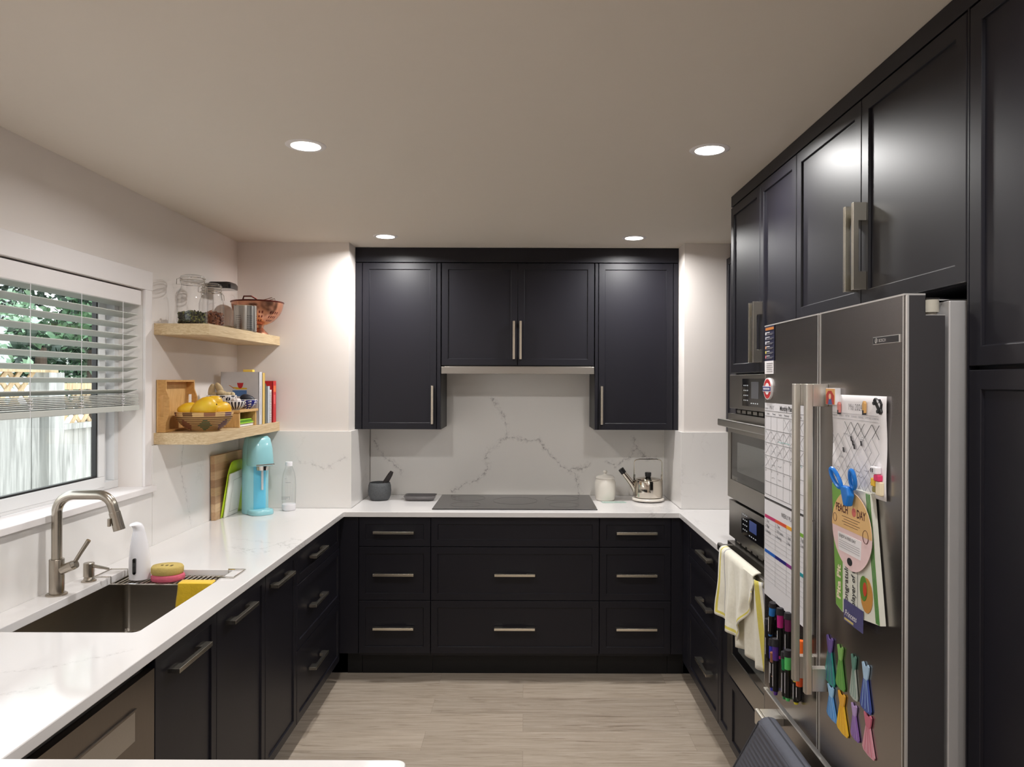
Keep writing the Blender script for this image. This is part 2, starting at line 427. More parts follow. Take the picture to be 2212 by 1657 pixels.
fence(5.29, 8.4, 1.27, 1.56, -3.35, 'lower grey weathered board fence panel outside window, right of the post', fw2)
w = MB(); w.box(-3.43, -3.29, 5.10, 5.27, -.3, 1.68, fw); w.lathe([(.08, 0), (.08, .02), (0, .06)], (-3.36, 5.185, 1.68), fw2, 4)
tag(w.build('fence_post'), 'square wooden fence post outside the window between two fence panels', 'post')
leafs = [M('leaf_dark', (40, 62, 44), .5, var=.3), M('leaf_mid', (92, 130, 92), .45, var=.3), M('leaf_pale', (170, 204, 170), .4, var=.25)]
bark = M('bark', (80, 66, 54), .9, var=.3, bump=.004)
def tree(c, r, n, lab, seed):
    rnd = random.Random(seed); t = thing('garden_tree', lab, 'tree', (c[0], c[1], -.3))
    MB().tube([(c[0], c[1], -.3), (c[0]+.05, c[1], c[2]*.5), (c[0], c[1]+.1, c[2])], [.1, .08, .04], bark).build('trunk', parent=t)
    w = MB()
    cl = [(V3((rnd.uniform(-1, 1)*r*.7, rnd.uniform(-1, 1)*r*.85, rnd.uniform(-1, 1)*r)), rnd.choice([0, 0, 0, 1, 1, 2])) for _ in range(40)]
    for i in range(n):
        cc, k = rnd.choice(cl)
        p = V3(c) + cc + V3((rnd.gauss(0, 1), rnd.gauss(0, 1), rnd.gauss(0, 1)))*r*.13
        a = V3((rnd.uniform(-1, 1), rnd.uniform(-1, 1), rnd.uniform(-1, 1))).normalized()*rnd.uniform(.03, .07)
        b = a.orthogonal().normalized()*a.length*.55
        if rnd.random() < .5: b = b.cross(a.normalized())
        w.add([p-a, p-b*.9, p+a, p+b], [(0, 1, 2, 3)], leafs[k])
    w.build('foliage', parent=t, recalc=False, flat=True)
tree((-5.3, 8.95, 2.4), 1.15, 9000, 'dense dark green tree right behind the garden fence', 3)
tree((-6.6, 12.4, 2.9), 1.5, 7000, 'farther green tree at the back of the neighbouring garden', 5)
tree((-4.1, 6.15, 1.9), .22, 260, 'small bright leafed sapling behind the fence post', 9)
sid = M('white_siding', (226, 232, 236), .6, var=.02)
h = thing('neighbour_house', 'white sided house beyond the fence at the left edge of the window', 'house', (-7.4, 7, -.3))
w = MB(); w.box(-10, -7.4, 3, 10.72, -.3, 5, sid)
w.build('wall', parent=h)
w = MB()
for i in range(30): w.box(-7.4, -7.385, 3, 10.72, i*.17, i*.17+.15, sid)
w.build('siding', parent=h)

# ------------------------------------------------------------------ stone
def cv(x, y): return ((740+x*.3797-1132)*.00288, 1.625-(500+y*.3797-825)*.00288)
L_ = [[(850, 955), (885, 1010), (925, 1060), (935, 1110), (930, 1170), (1030, 1185), (1120, 1190), (1165, 1250), (1240, 1330), (1280, 1360), (1330, 1390), (1350, 1500)],
      [(930, 1170), (880, 1220), (830, 1245), (815, 1300), (830, 1350), (770, 1420), (700, 1440), (620, 1480)],
      [(180, 1180), (200, 1240), (240, 1290), (300, 1330), (340, 1380)],
      [(1660, 1170), (1670, 1230), (1630, 1290), (1560, 1330), (1510, 1310)], [(1410, 1310), (1380, 1350), (1280, 1360)], [(1670, 1230), (1740, 1290), (1810, 1290)]]
q_back = quartz('quartz_back', [[cv(*p) for p in l] for l in L_], 'xz', amt=.6, generic=.0, rough=.14, base=(244, 241, 236))
q_left = quartz('quartz_left', [[(3.42, 1.33), (3.40, 1.2), (3.45, 1.1), (3.5, .95)]], 'yz', amt=.4, generic=.22, rough=.14)
q_pil = quartz('quartz_pillar', [[(-1.25, 1.18), (-1.1, 1.14), (-.99, 1.2)], [(1.0, 1.12), (1.06, 1.1)]], 'xz', amt=.3, generic=.12, rough=.16)
q_top = quartz('quartz_top', [[(-1.30, 1.75), (-1.15, 1.82), (-1.02, 1.93)], [(-1.25, 1.6), (-1.1, 1.7)], [(-1.3, 3.3), (-1.1, 3.2)]], 'xy', amt=.22, generic=.3, rough=.09, base=(232, 229, 228))
tag(MB().box(-.9555, .9, 4.59, 4.606, CT, 1.72, q_back).build('backsplash'), 'veined white stone splashback behind the cooktop, rising to the hood', 'backsplash')
tag(MB().box(-1.597, -.9585, 4.09, 4.1045, CT, 1.348, q_pil).build('backsplash', bevel=.001), 'white stone slab on the wall left of the cooktop niche', 'backsplash')
tag(MB().box(-.9735, -.9585, 4.105, 4.59, CT, 1.348, q_pil).build('backsplash'), 'narrow white stone slab lining the left side of the cooktop niche', 'backsplash')
tag(MB().box(.875, 1.474, 4.09, 4.1045, CT, 1.348, q_pil).build('backsplash', bevel=.001), 'white stone slab on the wall right of the cooktop niche', 'backsplash')
tag(MB().box(.875, .89, 4.105, 4.59, CT, 1.348, q_pil).build('backsplash'), 'narrow white stone slab lining the right side of the cooktop niche', 'backsplash')
w = MB(); w.box(-1.598, -1.583, .75, 3.136, CT, WZ0-.026, q_left); w.box(-1.598, -1.583, 3.139, 4.088, CT, 1.348, q_left)
tag(w.build('backsplash', bevel=.001), 'white stone slab along the window wall behind the sink', 'backsplash')

def gridslab(xs, ys, inside, z0, z1, m):
    w = MB(); idx = {}
    def vid(i, j, z):
        k = (i, j, z)
        if k not in idx: idx[k] = len(w.v); w.v.append(V3((xs[i], ys[j], z)))
        return idx[k]
    def F(*q): w.f.append(list(q)); w.m.append(0)
    w.mats = [m]; nx, ny = len(xs)-1, len(ys)-1
    ins = lambda i, j: 0 <= i < nx and 0 <= j < ny and inside((xs[i]+xs[i+1])/2, (ys[j]+ys[j+1])/2)
    for i in range(nx):
        for j in range(ny):
            if not ins(i, j): continue
            for z in (z0, z1): F(vid(i, j, z), vid(i+1, j, z), vid(i+1, j+1, z), vid(i, j+1, z))
            for (di, dj, a, b) in ((-1, 0, (i, j), (i, j+1)), (1, 0, (i+1, j), (i+1, j+1)), (0, -1, (i, j), (i+1, j)), (0, 1, (i, j+1), (i+1, j+1))):
                if not ins(i+di, j+dj): F(vid(*a, z0), vid(*b, z0), vid(*b, z1), vid(*a, z1))
    return w
SX0, SX1, SY0, SY1 = -1.485, -1.082, 2.062, 2.75
def inside(x, y):
    if SX0 < x < SX1 and SY0 < y < SY1: return False
    if x < -.97 and .74 < y < 4.09: return True
    if x < -.216 and .74 < y < 1.372: return True
    if -.958 < x < .8745 and 3.975 < y < 4.59: return True
    if -1.6 < x < 1.474 and 3.975 < y < 4.09: return True
    if x > .8425 and 3.075 < y < 4.09: return True
    return False
w = gridslab([-1.597, SX0, SX1, -.97, -.958, -.216, .8425, .8745, 1.474], [.74, 1.372, SY0, SY1, 3.075, 3.975, 4.089, 4.589], inside, CB, CT, q_top)
o = w.build('countertop', flat=True)
bm = bmesh.new(); bm.from_mesh(o.data)
def isc(e):
    a, b = e.verts
    if abs(a.co.z-b.co.z) < .01: return False
    x, y = a.co.x, a.co.y
    return (min(abs(x-SX0), abs(x-SX1)) < 1e-4 and min(abs(y-SY0), abs(y-SY1)) < 1e-4) or (abs(x+.216) < 1e-4)
bmesh.ops.bevel(bm, geom=[e for e in bm.edges if isc(e)], offset=.018, segments=5, profile=.5, affect='EDGES')
bm.to_mesh(o.data); bm.free()
d = o.modifiers.new('bevel', 'BEVEL'); d.width = .0025; d.segments = 2; d.limit_method = 'ANGLE'; d.angle_limit = math.radians(50)
tag(o, 'white stone worktop running around the kitchen and over the peninsula', 'countertop')

# ------------------------------------------------------------------ cabinet helpers
def front_mesh(F, u0, u1, v0, v1, rail=.036, t=.019, flatp=False, g=.0016):
    w = MB(); u0 += g; u1 -= g; v0 += g; v1 -= g
    R = lambda i, n: [F(u0+i, v0+i, n), F(u1-i, v0+i, n), F(u1-i, v1-i, n), F(u0+i, v1-i, n)]
    rs = [R(0, -t), R(0, -.0015), R(.0015, 0)]
    if not flatp: rs += [R(rail, 0), R(rail+.0012, -.0012), R(rail+.0022, -.0062), R(rail+.004, -.0066)]
    w.rings(rs, cab); return w
def handle_mesh(F, uc, vc, vert=False, L=.22, foot=.046, p=.034, bt=.014, wd=.013, m=None):
    G = (lambda a, b, n: F(uc+b, vc+a, n)) if vert else (lambda a, b, n: F(uc+a, vc+b, n))
    prof = [(-L/2, .0), (-L/2, p), (L/2, p), (L/2, 0), (L/2-foot, 0), (L/2-foot, p-bt), (-L/2+foot, p-bt), (-L/2+foot, 0)]
    w = MB(); w.prism(lambda a, n, b: G(a, b, n), prof, -wd/2, wd/2, m or nickel); return w
def add_fronts(t, F, fronts):
    for f in fronts:
        kind, u0, u1, v0, v1 = f[:5]; hd = f[5] if len(f) > 5 else None; opt = f[6] if len(f) > 6 else {}
        d = front_mesh(F, u0, u1, v0, v1, **opt).build(kind, parent=t, flat=True)
        if hd:
            uc, vc, vert = hd[:3]
            # the parent frame is world aligned, the handle is a sub-part
            handle_mesh(F, uc, vc, vert, **(hd[3] if len(hd) > 3 else {})).build('handle', parent=d, bevel=.0008, flat=True)
Z3 = (.146, .435, .727, .888)
def drawers(u0, u1, uc, top=True):
    return [('drawer', u0, u1, Z3[2], Z3[3], (uc, .808, False) if top else None),
            ('drawer', u0, u1, Z3[1], Z3[2], (uc, .58, False)),
            ('drawer', u0, u1, Z3[0], Z3[1], (uc, .289, False))]
def carcass(t, x0, x1, y0, y1, z0, z1, m=None):
    MB().box(x0, x1, y0, y1, z0, z1, m or cab).build('body', parent=t)
def base_back(u0, u1, fronts, lab):
    t = thing('base_cabinet', lab, 'cabinet', ((u0+u1)/2, 4.3, 0))
    carcass(t, u0+.001, u1-.001, FACE_Y+.021, 4.6, .13, .8915)
    MB().box(u0+.001, u1-.001, 4.105, 4.12, 0, .13, kick).build('toe_kick', parent=t)
    add_fronts(t, FB, fronts); return t
base_back(-.896, -.504, drawers(-.896, -.504, -.703), 'charcoal three drawer unit left of the wide drawers under the cooktop')
base_back(-.504, .4126, [('false_front', -.504, .4126, Z3[2], Z3[3])] + drawers(-.504, .4126, -.047)[1:], 'wide charcoal drawer unit under the cooktop with blank top panel')
base_back(.4126, .8026, drawers(.4126, .8026, .6125), 'charcoal three drawer unit right of the wide drawers under the cooktop')
for (u0, u1, lab) in ((-1.0, -.8975, 'narrow charcoal filler panel in the left inner corner of the base cabinets'), (.8035, .87, 'narrow charcoal filler panel in the right inner corner of the base cabinets')):
    w = MB(); w.box(u0, u1, FACE_Y+.001, FACE_Y+.02, .146, .8885, cab)
    w.box(u0-(.09 if u0 < 0 else 0), u1+(.07 if u0 > 0 else 0), 4.105, 4.12, 0, .146, kick)
    if u0 < 0: w.box(-1.105, -1.09, 3.992, 4.104, 0, .146, kick)
    tag(w.build('filler_panel', bevel=.001), lab, 'filler panel')

# left run
def base_left(u0, u1, fronts, lab, low=False):
    t = thing('base_cabinet', lab, 'cabinet', (-1.3, (u0+u1)/2, 0))
    if low:
        carcass(t, -1.58, LX-.021, u0+.001, u1-.001, .11, .62)
        w = MB(); w.box(-1.03, LX-.021, u0+.001, u1-.001, .62, .8915, cab); w.build('front_rail', parent=t)
    else: carcass(t, -1.58, LX-.021, u0+.001, u1-.001, .11, .8915)
    MB().box(-1.105, -1.09, u0+.001, u1-.001, 0, .11, kick).build('toe_kick', parent=t)
    add_fronts(t, FL, fronts); return t
base_left(1.99, 2.84, [('door', 1.99, 2.39, .11, .888, (2.17, .812, False)), ('door', 2.39, 2.84, .11, .888, (2.57, .817, False))], 'charcoal two door cabinet under the sink beside the dishwasher', low=True)
base_left(2.842, 3.235, [('door', 2.842, 3.235, .11, .888, (3.0, .818, False))], 'narrow charcoal pull-out cabinet between sink cabinet and left drawers')
base_left(3.237, 3.99, [('drawer', 3.237, 3.985, .727, .888, (3.53, .808, False)), ('drawer', 3.237, 3.985, .435, .727, (3.53, .58, False)), ('drawer', 3.237, 3.985, .11, .435, (3.53, .289, False))], 'charcoal drawer unit on the left run nearest the corner')

# dishwasher
dws = brushed('dishwasher_steel', (124, 116, 108), .3, (1, 50, 1), var=.06)
dw = thing('dishwasher', 'stainless dishwasher under the worktop beside the peninsula', 'dishwasher', (-1.3, 1.69, 0))
MB().box(-1.57, LX-.022, 1.388, 1.984, .1, .888, black).build('body', parent=dw)
w = MB(); F = FL
HY0, HY1, HZ0, HZ1 = 1.47, 1.888, .70, .782
# door skin with a scooped pocket
us = [1.386, HY0, HY1, 1.986]; vs = [.11, HZ0, HZ1, .85]
for i in range(3):
    for j in range(3):
        if i == 1 and j == 1: continue
        w.add([F(us[i], vs[j], 0), F(us[i+1], vs[j], 0), F(us[i+1], vs[j+1], 0), F(us[i], vs[j+1], 0)], [(0, 1, 2, 3)], dws)
w.add([F(us[0], vs[0], 0), F(us[3], vs[0], 0), F(us[3], vs[3], 0), F(us[0], vs[3], 0), F(us[0], vs[0], -.021), F(us[3], vs[0], -.021), F(us[3], vs[3], -.021), F(us[0], vs[3], -.021)],
      [(0, 1, 5, 4), (1, 2, 6, 5), (2, 3, 7, 6), (3, 0, 4, 7)], dws)
dd = w.build('door', parent=dw, flat=True)
w = MB()
prof = [(HZ1, 0), (HZ1, -.0208)] + [(HZ0+.06*(1-math.sin(a)), -.0208*math.sin(a)**.8) for a in [math.radians(q) for q in (80, 65, 50, 35, 20, 8)]] + [(HZ0, 0)]
w.rings([[F(HY0, v, n) for v, n in prof], [F(HY1, v, n) for v, n in prof]], steel, cap0=True, cap1=True)
w.build('handle_pocket', parent=dd, ang=50)
MB().fbox(FL, HY0+.0, HY1, HZ1-.003, HZ1+.003, 0, .006, dws).build('pocket_lip', parent=dd, bevel=.001)
MB().box(-1.105, -1.09, 1.386, 1.986, 0, .1, kick).build('toe_kick', parent=dw)
# peninsula cabinet
t = thing('base_cabinet', 'charcoal cabinet under the peninsula worktop at the bottom left', 'cabinet', (-.9, 1.05, 0))
carcass(t, -1.58, -.25, .77, 1.335, .1, .8915); MB().box(-1.55, -.3, .83, 1.28, 0, .1, kick).build('toe_kick', parent=t)

# right base run
t = thing('base_cabinet', 'charcoal drawer unit under the short right worktop beside the ovens', 'cabinet', (1.15, 3.6, 0))
carcass(t, RX+.021, 1.47, 3.075, 3.995, .11, .8915)
MB().box(.94, .955, 3.075, 4.1, 0, .11, kick).build('toe_kick', parent=t)
add_fronts(t, FR, [('drawer', 3.262, 3.86, .727, .888, (3.46, .808, False)), ('drawer', 3.262, 3.86, .435, .727, (3.46, .58, False)), ('drawer', 3.262, 3.86, .11, .435, (3.46, .289, False)),
                   ('filler', 3.078, 3.26, .11, .888), ('filler', 3.862, 3.998, .11, .888, None, dict(flatp=True))])

# upper cabinets
def upper(u0, u1, z0, fronts, lab, x=None):
    t = thing('wall_cabinet', lab, 'cabinet', ((u0+u1)/2, 4.43, z0))
    carcass(t, u0+.0005, u1-.0005, 4.271, 4.588, z0, 2.314)
    add_fronts(t, FU, fronts); return t
upper(-.955, -.4805, 1.348, [('stile', -.9755, -.9355, 1.348, 2.312, None, dict(flatp=True)), ('door', -.9355, -.505, 1.348, 2.312, (-.527, 1.491, True, dict(foot=.02, p=.032))), ('stile', -.505, -.4805, 1.348, 2.312, None, dict(flatp=True))], 'tall charcoal wall cabinet left of the range hood')
upper(-.4785, .4055, 1.718, [('door', -.4785, -.038, 1.718, 2.312, (-.059, 1.865, True, dict(foot=.02))), ('door', -.038, .4055, 1.718, 2.312, (-.0205, 1.865, True, dict(foot=.02)))], 'charcoal two door wall cabinet above the range hood')
upper(.4075, .874, 1.348, [('stile', .4075, .429, 1.348, 2.312, None, dict(flatp=True)), ('door', .429, .861, 1.348, 2.312, (.447, 1.491, True, dict(foot=.02, p=.032))), ('stile', .861, .8915, 1.348, 2.312, None, dict(flatp=True))], 'tall charcoal wall cabinet right of the range hood')
w = MB(); w.box(-.9765, .8915, 4.252, 4.27, 2.315, 2.399, cab)
struct(w.build('trim_3', bevel=.001), 'charcoal filler strip between wall cabinets and ceiling')
hd = thing('range_hood', 'slim stainless range hood under the middle wall cabinet', 'range hood', (-.04, 4.4, 1.67))
MB().box(-.477, .404, 4.243, 4.266, 1.671, 1.712, steel).build('front_lip', parent=hd, bevel=.0015)
MB().box(-.46, .39, 4.267, 4.58, 1.69, 1.716, M('hood_body', (150, 146, 140), .35, .8)).build('body', parent=hd)
for x in (-.24, .17): MB().box(x-.17, x+.17, 4.33, 4.55, 1.684, 1.69, steel).build('filter', parent=hd)

# ------------------------------------------------------------------ right tall wall
t = thing('wall_cabinet', 'narrow charcoal wall cabinet mostly hidden behind the oven tower', 'cabinet', (1.3, 3.6, 1.348))
carcass(t, 1.146, 1.472, 3.09, 4.1, 1.35, 2.398)
add_fronts(t, frame((1.125, 0, 0), (0, 1, 0), (0, 0, 1), (-1, 0, 0)), [('door', 3.6, 4.1, 1.35, 2.314), ('door', 3.09, 3.6, 1.35, 2.314)])
t = thing('oven_cabinet', 'tall charcoal cabinet tower housing the two built-in ovens', 'cabinet', (1.17, 2.7, 0))
w = MB(); w.box(.882, 1.472, 2.333, 3.072, 1.66, 2.353, cab); w.box(.882, 1.472, 2.333, 2.35, .11, 1.66, cab); w.box(.882, 1.472, 3.055, 3.072, .11, 1.66, cab)
w.box(.882, 1.472, 2.35, 3.055, .11, .405, cab); w.box(1.455, 1.472, 2.35, 3.055, .405, 1.66, cab)
w.build('body', parent=t)
MB().box(.94, .955, 2.333, 3.072, 0, .11, kick).build('toe_kick', parent=t)
add_fronts(t, FT, [('door', 2.69, 3.07, 1.662, 2.351, (2.716, 1.808, True)), ('door', 2.333, 2.69, 1.662, 2.351, (2.667, 1.808, True)),
                   ('drawer', 2.333, 3.07, .11, .402, None)])
t = thing('wall_cabinet', 'charcoal two door cabinet above the fridge with thick nickel handles', 'cabinet', (1.17, 1.88, 1.82))
carcass(t, .882, 1.472, 1.433, 2.331, 1.822, 2.353)
add_fronts(t, FT, [('door', 1.883, 2.331, 1.8215, 2.351, (1.905, 1.97, True)), ('door', 1.434, 1.883, 1.8215, 2.351, (1.858, 1.97, True))])
t = thing('pantry_cabinet', 'tall charcoal pantry cabinet at the right edge nearest the camera', 'cabinet', (1.17, 1.05, 0))
carcass(t, .882, 1.472, .68, 1.4265, .11, 2.353)
MB().box(.8615, 1.472, 1.427, 1.4325, 0, 2.353, cab).build('side_panel', parent=t)
MB().box(.94, .955, .68, 1.426, 0, .11, kick).build('toe_kick', parent=t)
add_fronts(t, FT, [('door', .72, 1.4265, 1.657, 2.351), ('door', .72, 1.4265, .11, 1.652)])
struct(MB().box(.8625, .882, .68, 3.072, 2.3545, 2.399, cab).build('trim_4', bevel=.001), 'charcoal crown strip along the top of the tall cabinets')

# ------------------------------------------------------------------ ovens
def oven(z0, zc, z1, lab, disp, win_, hz):
    t = thing('wall_oven', lab, 'oven', (1.15, 2.7, z0))
    MB().box(.885, 1.44, 2.352, 3.052, z0+.002, z1-.002, black).build('body', parent=t)
    F = FT
    w = MB(); w.fbox(F, 2.345, 3.062, zc, z1, -.02, .006, dsteel); cp = w.build('control_panel', parent=t, bevel=.002)
    du0, du1, dz0, dz1, lit = disp
    w = MB(); w.fbox(F, du0, du1, dz0, dz1, .006, .0072, blackg)
    c = w.build('display', parent=cp)
    w = MB(); scr = M('display_blue', (48, 62, 110), .3, emit=.45) if lit else M('display_dim', (92, 92, 96), .3)
    mid = (du0+du1)/2; w.fbox(F, mid-.055, mid+.03, dz0+.03, dz1-.012, .0072, .0078, scr); w.build('screen', parent=cp)
    w = MB(); im = M('panel_icons', (196, 200, 206), .4)
    for i in range(4):
        for k in range(3):
            w.fbox(F, du1-.03-k*.022, du1-.03-k*.022+.010, dz0+.02+i*.019, dz0+.024+i*.019, .0072, .0078, im)
    for k in range(4): w.fbox(F, mid-.05+k*.024, mid-.038+k*.024, dz0+.01, dz0+.014, .0072, .0078, im)
    w.build('icons', parent=cp)
    # vent slots
    w = MB()
    for k in range(9): w.fbox(F, 2.40+k*.07, 2.45+k*.07, zc-.018, zc-.006, -.018, -.01, dsteel)
    w.build('vent', parent=t)
    # door as a frame around its window
    a0, a1, b0, b1 = win_; d0, d1, e0, e1 = 2.345, 3.062, z0, zc-.022
    w = MB()
    for (p, q, r_, s_) in ((d0, d1, e0, b0), (d0, d1, b1, e1), (d0, a0, b0, b1), (a1, d1, b0, b1)): w.fbox(F, p, q, r_, s_, -.018, .012, dsteel)
    d = w.build('door', parent=t)
    w = MB(); w.fbox(F, a0, a1, b0, b1, -.006, .0095, blackg); g = w.build('window', parent=d, bevel=.001)
    w = MB(); w.fbox(F, a0+.06, a1-.085, b0+.04, b1-.035, .0095, .0098, M('oven_inner_glass', (92, 94, 92), .08, coat=.3)); w.build('inner_pane', parent=d)
    # flat bar handle with two posts
    w = MB(); w.fbox(F, d0+.02, d1-.02, hz-.015, hz+.015, .042, .062, dsteel)
    h = w.build('handle', parent=d, bevel=.006, seg=3)
    for u in (d0+.05, d1-.07): MB().fbox(F, u, u+.03, hz-.012, hz+.012, .012, .0415, dsteel).build('handle_post', parent=d)
    return t
oven(1.155, 1.52, 1.656, 'upper dark stainless built-in oven with a bar handle', (2.59, 2.88, 1.535, 1.64, False), (2.38, 3.02, 1.23, 1.422), 1.463)
oven(.425, .992, 1.142, 'lower dark stainless oven with blue display and a towel on its handle', (2.62, 2.885, 1.034, 1.117, True), (2.40, 3.0, .52, .83), .95)

# dish towel on the lower oven handle
tw = M('towel_cotton', (232, 228, 212), .9, var=.07, scale=60, bump=.0012, sheen=.3)
ty = M('towel_yellow', (214, 200, 96), .9, var=.1, scale=60, bump=.001)
tg = M('towel_grey', (168, 166, 172), .9, var=.1, scale=60)
def towel(u, v, side):
    y = 2.935 - u*.43 + .01*math.sin(v*9)*v
    L = .262 + .055*u if u < .55 else .292*(1-(u-.55)/.45*.80)
    if v < .12:
        a = v/.12*PI/2; x = .809 - .022*math.sin(a); z = .967 + .008*math.cos(a)
    else:
        k = (v-.12)/.88; x = .787 - (.012*math.sin(u*19+1) + .006*math.sin(u*37))*k - .004; z = .966 - k*L; y -= .05*k*(1-u)*-1*.4
    return (x, y, z)
dt = thing('dish_towel', 'white dish towel with yellow stripes hanging from the lower oven handle', 'towel', (.8, 2.7, .96))
def stripe(u, v):
    if v > .9 or u < .06: return ty if (v < .955 and u > .03) else tw
    if .13 < u < .16 or .84 < v < .865: return tg
    return tw
w = MB(); w.sheet(lambda u, v: towel(u, v, False), 40, 30, tw, stripe); w.build('front_fold', parent=dt, solid=.004, recalc=False)
def st2(u, v): return ty if (.80 < u < .87) else (tg if .91 < u < .93 else tw)
w = MB()
def tb(u, v):
    y = 2.83 - u*.40; L = .335-.05*u - .01*math.sin(u*6)
    return (.795 + .010*math.sin(u*21+v*2) + .012*v, y - .02*v, .955 - v*L)
w.sheet(tb, 34, 20, tw, st2); w.build('back_fold', parent=dt, solid=.003, recalc=False)

# ------------------------------------------------------------------ fridge
FXY0, FXY1, FXC = 1.464, 2.315, 1.887
FF = frame((.757, 0, 0), (0, -1, 0), (0, 0, 1), (-1, 0, 0))      # u = -Y
fr = thing('refrigerator', 'dark stainless french door refrigerator covered with magnets and calendars', 'refrigerator', (1.1, 1.89, 0))
fbody = M('fridge_body', (190, 188, 188), .45, .3, var=.03)
dside = M('fridge_door_side', (72, 70, 72), .4, .3, var=.03)
edge = M('fridge_edge', (224, 221, 218), .38, .55)
MB().box(.845, 1.46, FXY0, FXY1, .03, 1.79, fbody).build('body', parent=fr, bevel=.003)
MB().box(.80, 1.44, FXY0+.03, FXY1-.03, 0, .03, black).build('base_grille', parent=fr)
def fdoor(y0, y1, z0, z1, notch):
    w = MB(); x0 = .757
    # side profile with the hinge notch, extruded across the door
    if notch: prof = [(x0+.003, z0), (.838, z0), (.838, z1-.04), (.799, z1-.04), (.799, z1), (x0+.003, z1)]
    else: prof = [(x0+.003, z0), (.838, z0), (.838, z1), (x0+.003, z1)]
    G = lambda a, b, n: V3((a, n, b))
    w.prism(G, prof, y0, y1, dside)
    d = w.build('door' if notch else 'freezer_drawer', parent=fr, bevel=.002)
    w = MB(); w.box(x0, x0+.003, y0+.002, y1-.002, z0, z1, fsteel)
    w.build('front_panel', parent=d, bevel=.001)
    w = MB()
    e_ = .0065
    for s_, y in ((1, y0), (-1, y1)): w.prism(lambda a, b, n: V3((a, b, n)), [(x0-.0008, y+s_*e_), (x0+.0045, y-s_*.0006), (x0+.008, y-s_*.0006), (x0+.008, y+s_*e_)], z0, z1, edge)
    w.box(x0-.001, .838 if not notch else .798, y0, y1, z1-.001, z1+.0025, edge)
    if notch: w.box(.799, .838, y0, y0+.003, z1-.041, z1-.0395, edge)
    w.build('edge_trim', parent=d)
    return d
dA = fdoor(FXC+.0035, FXY1, .682, 1.801, True)       # far door
dB = fdoor(FXY0, FXC-.0035, .682, 1.801, True)       # near door
dF = fdoor(FXY0, FXY1, .06, .665, False)
hm = brushed('handle_stainless', (222, 217, 208), .42, (30, 30, 1))
for (d, yc) in ((dA, 1.924), (dB, 1.842)):
    w = MB(); z0, z1 = .848, 1.622
    G = lambda a, b, n: V3((a, n, b))
    w.prism(lambda a, b, n: V3((a, b, n)), [(.703, yc-.007), (.706, yc-.0105), (.712, yc-.011), (.719, yc-.011), (.719, yc+.011), (.706, yc+.011), (.703, yc+.007)], z0, z1, hm)
    h = w.build('handle', parent=d, bevel=.0012)
    for za, zb_ in ((z1-.056, z1), (z0+.008, z0+.065)): MB().box(.7195, .757, yc-.0108, yc+.0108, za, zb_, hm).build('handle_post', parent=d, bevel=.0012)
w = MB(); w.box(.692, .706, 1.58, 2.203, .606, .652, hm); h = w.build('handle', parent=dF, bevel=.005, seg=3)
for ya, yb in ((2.135, 2.2), (1.585, 1.65)): MB().box(.7065, .757, ya, yb, .628, .65, hm).build('handle_post', parent=dF, bevel=.001)
for y in (FXY0+.028, FXY1-.028):
    w = MB(); w.cyl((.822, y, 1.768), (.822, y, 1.793), .0165, m=M('hinge_cap', (196, 190, 176), .4)); w.cyl((.822, y, 1.762), (.822, y, 1.768), .012, m=M('hinge_cap')); w.build('hinge', parent=fr)
    w = MB(); w.box(.808, .90, y-.012, y+.016, 1.794, 1.797, chrome); w.build('hinge_plate', parent=fr)
# badge
w = MB(); u0, u1, v0, v1 = -1.593, -1.482, 1.7075, 1.7235
w.fbox(FF, u0, u1, v0, v1, 0, .0022, edge); w.fbox(FF, u0+.0012, u1-.0012, v0+.0012, v1-.0012, .0022, .0026, M('badge_dark', (52, 50, 52), .3))
bd = w.build('badge', parent=dB)
MB().text(FF, 'BOSCH', u0+.027, v0+.0045, .0095, .0029, edge, bold=.02).build('lettering', parent=dB)
w = MB()
w.tube([FF(u0+.016+.005*math.cos(a*PI/8), v0+.008+.005*math.sin(a*PI/8), .003) for a in range(16)], .0005, edge, 5, closed=True)
w.line(FF, [(u0+.0145, v0+.005), (u0+.0145, v0+.011)], .0009, .0026, edge); w.line(FF, [(u0+.0175, v0+.005), (u0+.0175, v0+.011)], .0009, .0026, edge); w.line(FF, [(u0+.0145, v0+.008), (u0+.0175, v0+.008)], .0008, .0026, edge)
w.build('emblem', parent=dB)

# ------------------------------------------------------------------ things on the fridge
def uz(px, py, X=.757):
    Y = X*1590/(px-1132); return -Y, 1.625-(py-825)*Y/1590
def squig(w, u, v, wd, h, n, m, seed, lw=.0009):
    r = random.Random(seed); k = max(4, int(wd/.004)); pts = [(u + wd*i/k, v + h*(r.random()-.3)) for i in range(k+1)]
    w.line(FF, pts, lw, n, m)
